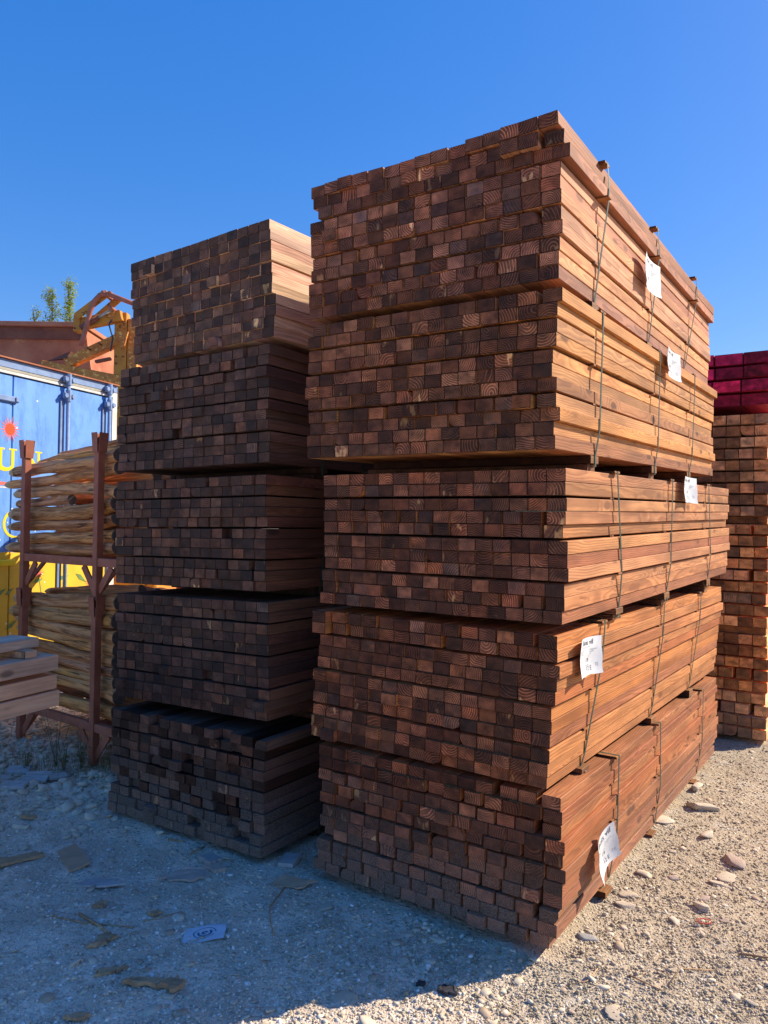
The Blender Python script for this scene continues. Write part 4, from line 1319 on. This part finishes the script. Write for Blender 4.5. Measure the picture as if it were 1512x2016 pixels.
def stone_mesh(seed, sx, sy, sz):
    r = np.random.default_rng(seed)
    # subdivided icosphere with facet cuts
    V = [Vector(p) for p in IV]; F = [tuple(f) for f in IF]
    for _ in range(2):
        mid = {}; F2 = []
        def md(a, b):
            k = (min(a, b), max(a, b))
            if k not in mid: V.append(((V[a] + V[b]) / 2).normalized()); mid[k] = len(V) - 1
            return mid[k]
        for a, b, c in F:
            ab, bc, ca_ = md(a, b), md(b, c), md(c, a)
            F2 += [(a, ab, ca_), (b, bc, ab), (c, ca_, bc), (ab, bc, ca_)]
        F = F2
    P = np.array([tuple(p) for p in V])
    for _ in range(12):
        d = r.normal(size=3); d /= np.linalg.norm(d); c = r.uniform(.38, .72)
        k = P @ d; ov = np.clip(k - c, 0, None); P = P - ov[:, None] * d * .92
    P = P * (1 + r.normal(0, .035, (len(P), 1)))
    P = P * np.array([sx, sy, sz])
    return np_mesh('stone', P, np.array(F), [M['rock']])


ST = [stone_mesh(k, *d) for k, d in enumerate([(1.2, .85, .26), (1.3, .7, .20), (1.1, .95, .36), (1.2, .7, .32), (1.3, 1.1, .15), (1.4, .6, .30)])]
STG = [m_.copy() for m_ in ST]
for m_ in STG: m_.materials[0] = M['rockgrey']
STP = [m_.copy() for m_ in ST]
for m_ in STP: m_.materials[0] = M['rockpink']


def stone(x, y, r, label, pool=ST, k=None, rz=None, group=None, sink=.35):
    me = pool[k if k is not None else random.randrange(6)]
    o = link('stone', me)
    zz = max(p.co.z for p in me.vertices)
    o.location = (x, y, float(hz(x, y)) + r * zz * (1 - 2 * sink))
    o.scale = (r, r, r)
    o.rotation_euler = (random.gauss(0, .08), random.gauss(0, .08), rz if rz is not None else random.uniform(0, 6.28))
    tag(o, label, 'stone', group)
    return o


stone(.829, 3.026, .045, 'smooth oblong grey cobble beside the near foot of the right stack', STG, 3, -.5)
SR = [(1.22, 3.562, .052, 'squarish white stone just off the side of the right stack'), (1.058, 3.273, .05, 'chunky pale stone level with the lowest label'),
      (1.10, 3.36, .045, 'pale stone leaning against the foot of the right stack'), (1.828, 4.409, .11, 'broad flat slab of limestone beside the far end of the right stack'),
      (1.935, 4.707, .075, 'far pale stone near the shaded gravel'), (1.537, 4.21, .07, 'long flat stone halfway along the right stack'),
      (1.70, 3.71, .085, 'broken pinkish slab in the middle of the sunny gravel'), (1.533, 3.496, .05, 'angular light stone near the broken slab'),
      (1.703, 3.979, .06, 'flat pale stone behind the broken slab'), (1.94, 3.72, .06, 'squarish bright stone at the right edge of the gravel'),
      (1.257, 2.606, .028, 'small white stone near the bottom right corner'), (.791, 2.542, .045, 'white lump at the bottom edge of the gravel'),
      (1.28, 3.05, .020, 'tiny round white pebble on the open gravel'), (1.404, 3.327, .035, 'blocky orange tinted stone'),
      (1.62, 3.55, .060, 'long thin white stone lying diagonally'), (1.36, 3.236, .05, 'pale stone in front of the angular one')]
for k, (x, y, r, lab) in enumerate(SR):
    stone(x, y, r, lab, STP if 'pink' in lab or 'orange' in lab else ST, group='loose stones on the sunny gravel', sink=.3)
for k in range(28):
    yy = random.uniform(3.1, 6.4); xx = yy * random.uniform(.30, .56)
    if under(np.array([xx]), np.array([yy]), .05)[0]: continue
    stone(xx, yy, random.uniform(.014, .038), 'nondescript pale limestone piece among others on the sunny gravel', random.choice([ST, ST, STP]),
          group='small loose limestone pieces on the right', sink=.35)
SL = [(.342, 2.913, .040, 'round tan cobble in the shade in front of the right stack', STP, 2), (.357, 3.02, .024, 'small pale cube of stone close to the right stack', ST, 2),
      (.235, 3.00, .040, 'upright pale oval pebble in the shade', ST, 1), (.087, 2.849, .040, 'flat bluish stone in the middle of the shaded ground', ST, 4),
      (-.229, 3.24, .045, 'pale stone between the two stacks near the flyer', ST, 4), (.08, 3.42, .085, 'large flat pale stone at the left foot of the right stack', STP, 4),
      (.005, 2.73, .026, 'small brown stone in the shade', STP, 3), (-.905, 2.988, .03, 'small flat stone left of the flyer', ST, 4),
      (-.82, 2.86, .028, 'little pale stone below the flyer', ST, 0), (.30, 2.73, .022, 'small chip near the shadow edge', ST, 3),
      (-1.25, 4.15, .06, 'flat whitish stone at the corner of the left stack', ST, 4), (-1.45, 4.30, .055, 'flat whitish stone in the rubble', ST, 4),
      (-1.62, 4.62, .05, 'bright angular stone under the rack front', ST, 0), (-.10, 2.60, .05, 'half buried stone at the very edge of the shadow', ST, 4)]
for x, y, r, lab, pool, k in SL:
    stone(x, y, r, lab, pool, k, group='loose stones on the shaded ground', sink=.42)

# ------------------------------------------------------------------ litter
def slab(name, pts, th, mat, label, cat, lift=.004, tilt=(0, 0), group=None, rough=0.0, seg=True):
    cx = sum(p[0] for p in pts) / len(pts); cy = sum(p[1] for p in pts) / len(pts)
    poly = []
    n = len(pts)
    for i in range(n):
        a = pts[i]; b = pts[(i + 1) % n]
        m_ = 5 if rough else 1
        for k in range(m_):
            t = k / m_
            poly.append((a[0] + (b[0] - a[0]) * t - cx + (random.gauss(0, rough) if k else 0), a[1] + (b[1] - a[1]) * t - cy + (random.gauss(0, rough) if k else 0)))
    mb = MB(); k = len(poly)
    vs = [(x, y, tilt[0] * x + tilt[1] * y) for x, y in poly] + [(x * .985, y * .985, th + tilt[0] * x + tilt[1] * y + (random.gauss(0, rough * .3) if rough else 0)) for x, y in poly]
    mb.add(vs, [tuple(range(k))[::-1], tuple(range(k, 2 * k))] + [(i, (i + 1) % k, k + (i + 1) % k, k + i) for i in range(k)])
    o = mb.build(name, M[mat], None, (cx, cy, float(hz(cx, cy)) + lift))
    import bmesh
    b_ = bmesh.new(); b_.from_mesh(o.data); bmesh.ops.recalc_face_normals(b_, faces=b_.faces); b_.to_mesh(o.data); b_.free()
    return tag(o, label, cat, group)


slab('fibreboard_piece', [(-1.546, 3.689), (-1.489, 3.775), (-1.335, 3.56), (-1.396, 3.471)], .010, 'board', 'rectangular brown fibreboard offcut lying in the shade', 'board', .010, (.05, .02), rough=.0015)
slab('wood_strip', [(-1.86, 3.55), (-1.637, 3.675), (-1.600, 3.66), (-1.579, 3.633), (-1.75, 3.50), (-1.86, 3.44)], .010, 'scrap', 'long splintered board end at the left edge of the ground', 'board', .009, rough=.006)
slab('wood_chip', [(-1.913, 4.08), (-1.88, 4.095), (-1.812, 4.07), (-1.83, 4.05), (-1.90, 4.06)], .012, 'scrap', 'thin boat shaped splinter in front of the rubble', 'wood chip', .008, rough=.002)
slab('bark_piece', [(-1.075, 2.85), (-1.062, 2.92), (-1.02, 2.945), (-.995, 2.91), (-1.03, 2.87)], .010, 'bark', 'fan shaped piece of brown bark', 'bark', .006, rough=.006)
slab('bark_piece', [(-.985, 2.68), (-.98, 2.72), (-.90, 2.755), (-.885, 2.735), (-.93, 2.70)], .010, 'bark', 'short bark strip below the fan shaped one', 'bark', .006, rough=.006)
slab('bark_piece', [(-.875, 2.635), (-.86, 2.67), (-.74, 2.665), (-.68, 2.665), (-.665, 2.625), (-.70, 2.60), (-.77, 2.63)], .014, 'bark', 'longest bark strip near the bottom of the picture', 'bark', .006, rough=.007)
slab('bark_piece', [(-1.00, 2.46), (-.96, 2.49), (-.92, 2.48), (-.95, 2.455)], .010, 'bark', 'small bark flake at the bottom left', 'bark', .006, rough=.004)
slab('bark_piece', [(-1.17, 3.14), (-1.15, 3.19), (-1.12, 3.18), (-1.13, 3.14)], .012, 'bark', 'little upright brown bark crumb left of the sticks', 'bark', .006, rough=.003)
slab('bark_piece', [(-.93, 3.10), (-.90, 3.13), (-.87, 3.11), (-.90, 3.09)], .010, 'bark', 'little brown bark crumb above the fan shaped one', 'bark', .006, rough=.003)
slab('peeled_slab', [(-1.34, 3.34), (-1.27, 3.42), (-1.18, 3.40), (-1.10, 3.345), (-1.20, 3.33)], .008, 'tile', 'grey peeled sheet lying left of centre in the shade', 'slab', .010, (.06, -.05), rough=.006)
slab('peeled_slab', [(-.99, 3.42), (-.90, 3.50), (-.80, 3.53), (-.76, 3.47), (-.84, 3.41), (-.93, 3.405)], .008, 'rockpink', 'pinkish curled flake of board in front of the left stack', 'slab', .010, (-.05, .06), rough=.007)
slab('brick_piece', [(-.85, 3.62), (-.80, 3.66), (-.73, 3.60), (-.78, 3.555)], .028, 'rockgrey', 'grey brick fragment by the lowest left bundle', 'brick', .0, rough=.002)
slab('brick_piece', [(-.80, 3.545), (-.75, 3.57), (-.70, 3.52), (-.75, 3.49)], .020, 'rockpink', 'tan brick fragment next to the grey one', 'brick', .0, rough=.002)
slab('wood_offcut', [(-.47, 3.58), (-.45, 3.70), (-.37, 3.68), (-.40, 3.57)], .018, 'tile', 'grey wood offcut between the two stacks', 'offcut', .004)
slab('torn_cardboard', [(-.50, 3.40), (-.42, 3.47), (-.31, 3.42), (-.27, 3.40), (-.34, 3.35), (-.44, 3.37)], .005, 'board', 'torn curled cardboard between the stacks', 'cardboard', .012, (.08, .05), rough=.008)
slab('plastic_scrap', [(.205, 2.66), (.23, 2.69), (.275, 2.675), (.27, 2.64), (.23, 2.645)], .012, 'dkgrey', 'crumpled black plastic scrap near the shadow edge', 'scrap', .004, rough=.006)
slab('plastic_scrap', [(.135, 2.70), (.15, 2.72), (.17, 2.705), (.155, 2.69)], .010, 'dkgrey', 'smaller black scrap left of the crumpled one', 'scrap', .004, rough=.003)
m = MB()
for k in range(14):
    a0 = R(20 + 22 * k); a1 = R(20 + 22 * (k + 1))
    m.beam((.028 * math.cos(a0), .020 * math.sin(a0), 0), (.028 * math.cos(a1), .020 * math.sin(a1), .001), .006, .003)
tag(m.build('red_ring', M['redtape'], None, (1.32, 3.115, float(hz(1.32, 3.115)) + .012)), 'faded red plastic ring dropped on the gravel', 'ring')
# flyer
fl = thing('flyer', 'crumpled pale blue printed flyer lying on the shaded ground', 'flyer', (-.671, 2.984, float(hz(-.671, 2.984)) + .008), (0, 0, .10))
m = MB(); vs = []; nx, ny = 10, 8
fz = lambda a, b: .004 * math.sin(34 * a + 20 * b) + .003 * math.sin(70 * b - 20 * a)
for j in range(ny + 1):
    for i in range(nx + 1):
        a = (i / nx - .5) * .155; b = (j / ny - .5) * .115
        vs.append((a, b + .10 * a, fz(a, b)))
m.add(vs, [(j * (nx + 1) + i, j * (nx + 1) + i + 1, (j + 1) * (nx + 1) + i + 1, (j + 1) * (nx + 1) + i) for j in range(ny) for i in range(nx)])
m.build('sheet', M['flyer'], fl, smooth=True)
m = MB()
for (r0, r1, a0, a1) in ((.040, .044, 0, 330), (.020, .029, 160, 400), (.004, .013, 0, 300)):
    st = 20
    for k in range(st):
        A = R(a0 + (a1 - a0) * k / st); B_ = R(a0 + (a1 - a0) * (k + 1) / st)
        q = [(r * math.cos(t), r * .62 * math.sin(t)) for r, t in ((r0, A), (r1, A), (r1, B_), (r0, B_))]
        m.add([(a, b + .1 * a, fz(a, b) + .0022) for a, b in q], [(0, 1, 2, 3)])
m.build('printed_swirl', M['flyerink'], fl)


# broken ribbed tiles
def ribtile(x, y, w, d, rz, label, tl=.1):
    m = MB(); n = 24; vs = []
    for i in range(n + 1):
        t = i / n; yy = (t - .5) * d; h = .012 * abs(math.sin(t * math.pi * 3.2)) ** .7
        for xx in (-w / 2 + random.gauss(0, .002), w / 2 + random.gauss(0, .003)):
            vs.append((xx, yy, h + .012)); vs.append((xx, yy, h))
    fs = []
    for i in range(n):
        a = i * 4; b = a + 4
        fs += [(a, a + 2, b + 2, b), (a + 1, b + 1, b + 3, a + 3), (a, b, b + 1, a + 1), (a + 2, a + 3, b + 3, b + 2)]
    fs += [(0, 1, 3, 2), (n * 4, n * 4 + 2, n * 4 + 3, n * 4 + 1)]
    m.add(vs, fs)
    o = m.build('broken_tile', M['tile'], None, (x, y, float(hz(x, y)) + .012)); o.rotation_euler = (tl, .04, rz)
    tag(o, label, 'tile', 'broken ribbed tiles in the rubble')
ribtile(-2.28, 4.84, .13, .10, .15, 'ribbed tile fragment furthest back in the rubble')
ribtile(-2.11, 4.72, .14, .11, .12, 'largest ribbed grey tile fragment in the rubble', .16)
ribtile(-1.99, 4.74, .10, .06, .5, 'narrow tile fragment touching the largest one')
ribtile(-2.17, 4.55, .14, .09, .08, 'ribbed tile fragment nearest to the camera')
ribtile(-2.30, 4.66, .10, .05, .6, 'tile shard at the left of the rubble')
ribtile(-2.38, 4.64, .10, .06, .3, 'tile shard cut by the left edge of the picture')


def stick(pts, r, label, name='stick'):
    P = [Vector((x, y, float(hz(x, y)) + r + .003)) for x, y in pts]
    o0 = P[0].copy()
    m = MB(); m.tube([p - o0 for p in P], r, 6, rs=[r * (1 - .5 * i / len(P)) for i in range(len(P))])
    o = m.build(name, M['bark'], None, o0, smooth=True)
    return tag(o, label, 'stick')
stick([(-1.30, 3.07), (-1.15, 3.03), (-.95, 3.00)], .0035, 'long thin stick in the shade at lower left')
stick([(-1.20, 3.09), (-1.08, 3.00), (-1.02, 2.93)], .006, 'thicker stick crossing the long thin one')
stick([(-.93, 3.05), (-.80, 3.14)], .0028, 'fine twig pointing towards the flyer')
stick([(-.41, 3.36), (-.45, 3.18), (-.43, 3.06), (-.40, 2.98)], .0035, 'dark root like twig running down between the stacks')
stick([(-1.06, 3.86), (-.97, 3.84)], .005, 'short dark twig near the left stack corner')
stick([(-.91, 3.70), (-.86, 3.80)], .004, 'dark twig pointing at the left stack')
stick([(1.02, 2.70), (1.10, 2.80), (1.22, 2.80)], .003, 'thin root twig on the sunny gravel')
stick([(.66, 2.70), (.74, 2.72), (.80, 2.80)], .0025, 'fine root fibre near the front corner of the right stack')
stick([(1.36, 2.90), (1.50, 2.84)], .004, 'pale straight twig at the right edge')
stick([(.90, 2.76), (.98, 2.66)], .003, 'dark twig between pebbles on the sunny gravel')

# ------------------------------------------------------------------ weeds
def blades(name, n, fn, hmin, hmax, w, mat, label):
    mb = MB()
    for _ in range(n):
        x, y = fn()
        z = float(hz(x, y)) - .003
        h = random.uniform(hmin, hmax); a = random.uniform(0, 6.28); l = random.uniform(.1, .6) * h
        d = Vector((math.cos(a) * l, math.sin(a) * l, 0)); s = Vector((-math.sin(a), math.cos(a), 0)) * w * random.uniform(.6, 1.2)
        p = Vector((x, y, z))
        mid = p + d * .3 + Vector((0, 0, h * .6)); tip = p + d + Vector((0, 0, h * random.uniform(.8, 1)))
        mb.add([p - s, p + s, mid + s * .7, mid - s * .7, tip], [(0, 1, 2, 3), (3, 2, 4)])
    o = mb.build(name, M[mat]); o['kind'] = 'stuff'; o['label'] = label
def near_rack():
    while True:
        c = random.choice([(-2.35, 5.05, .16), (-2.05, 4.95, .18), (-1.78, 4.95, .14), (-1.6, 4.9, .16), (-2.6, 5.2, .2), (-1.9, 5.4, .35), (-2.8, 5.0, .15), (-2.0, 5.2, .5)])
        x = random.gauss(c[0], c[2]); y = random.gauss(c[1], c[2] * .8)
        if not under(np.array([x]), np.array([y]), .03)[0]: return x, y
blades('grass', 1300, near_rack, .02, .09, .0018, 'weed', 'thin dry grass and weeds around the feet of the log racks')


def weed(x, y, h, label, n=7):
    root = thing('weed', label, 'plant', (x, y, float(hz(x, y))), group='tall weeds by the racks')
    m = MB(); l = MB()
    for _ in range(n):
        a = random.uniform(0, 6.28); t = random.uniform(.1, .4) * h
        tip = Vector((math.cos(a) * t, math.sin(a) * t, h * random.uniform(.6, 1)))
        m.tube([(0, 0, -.005), tip * .5 + Vector((0, 0, .02)), tip], .002, 4, rs=[.003, .002, .001])
        for k in range(9):
            f = random.uniform(.25, 1); p = tip * f; aa = random.uniform(0, 6.28); L = random.uniform(.015, .045)
            d = Vector((math.cos(aa), math.sin(aa), random.uniform(-.3, .6))) * L; s = Vector((-math.sin(aa), math.cos(aa), 0)) * L * .2
            l.add([p, p + d * .5 + s, p + d, p + d * .5 - s], [(0, 1, 2, 3)])
    m.build('stem', M['trunk'], root); l.build('leaves', M['weed'], root)
weed(-2.12, 5.02, .50, 'tallest spindly weed growing in front of the lower rack', 5)
weed(-2.02, 4.90, .17, 'dark upright weed left of the rack leg')
weed(-1.92, 4.93, .22, 'bushy weed close to the right rack leg', 10)
weed(-2.75, 5.1, .22, 'weed at the left edge beneath the planks', 10)
weed(-1.74, 4.93, .16, 'small weed right of the rack leg', 6)
weed(-2.25, 4.88, .14, 'low weed behind the largest tile fragment', 8)
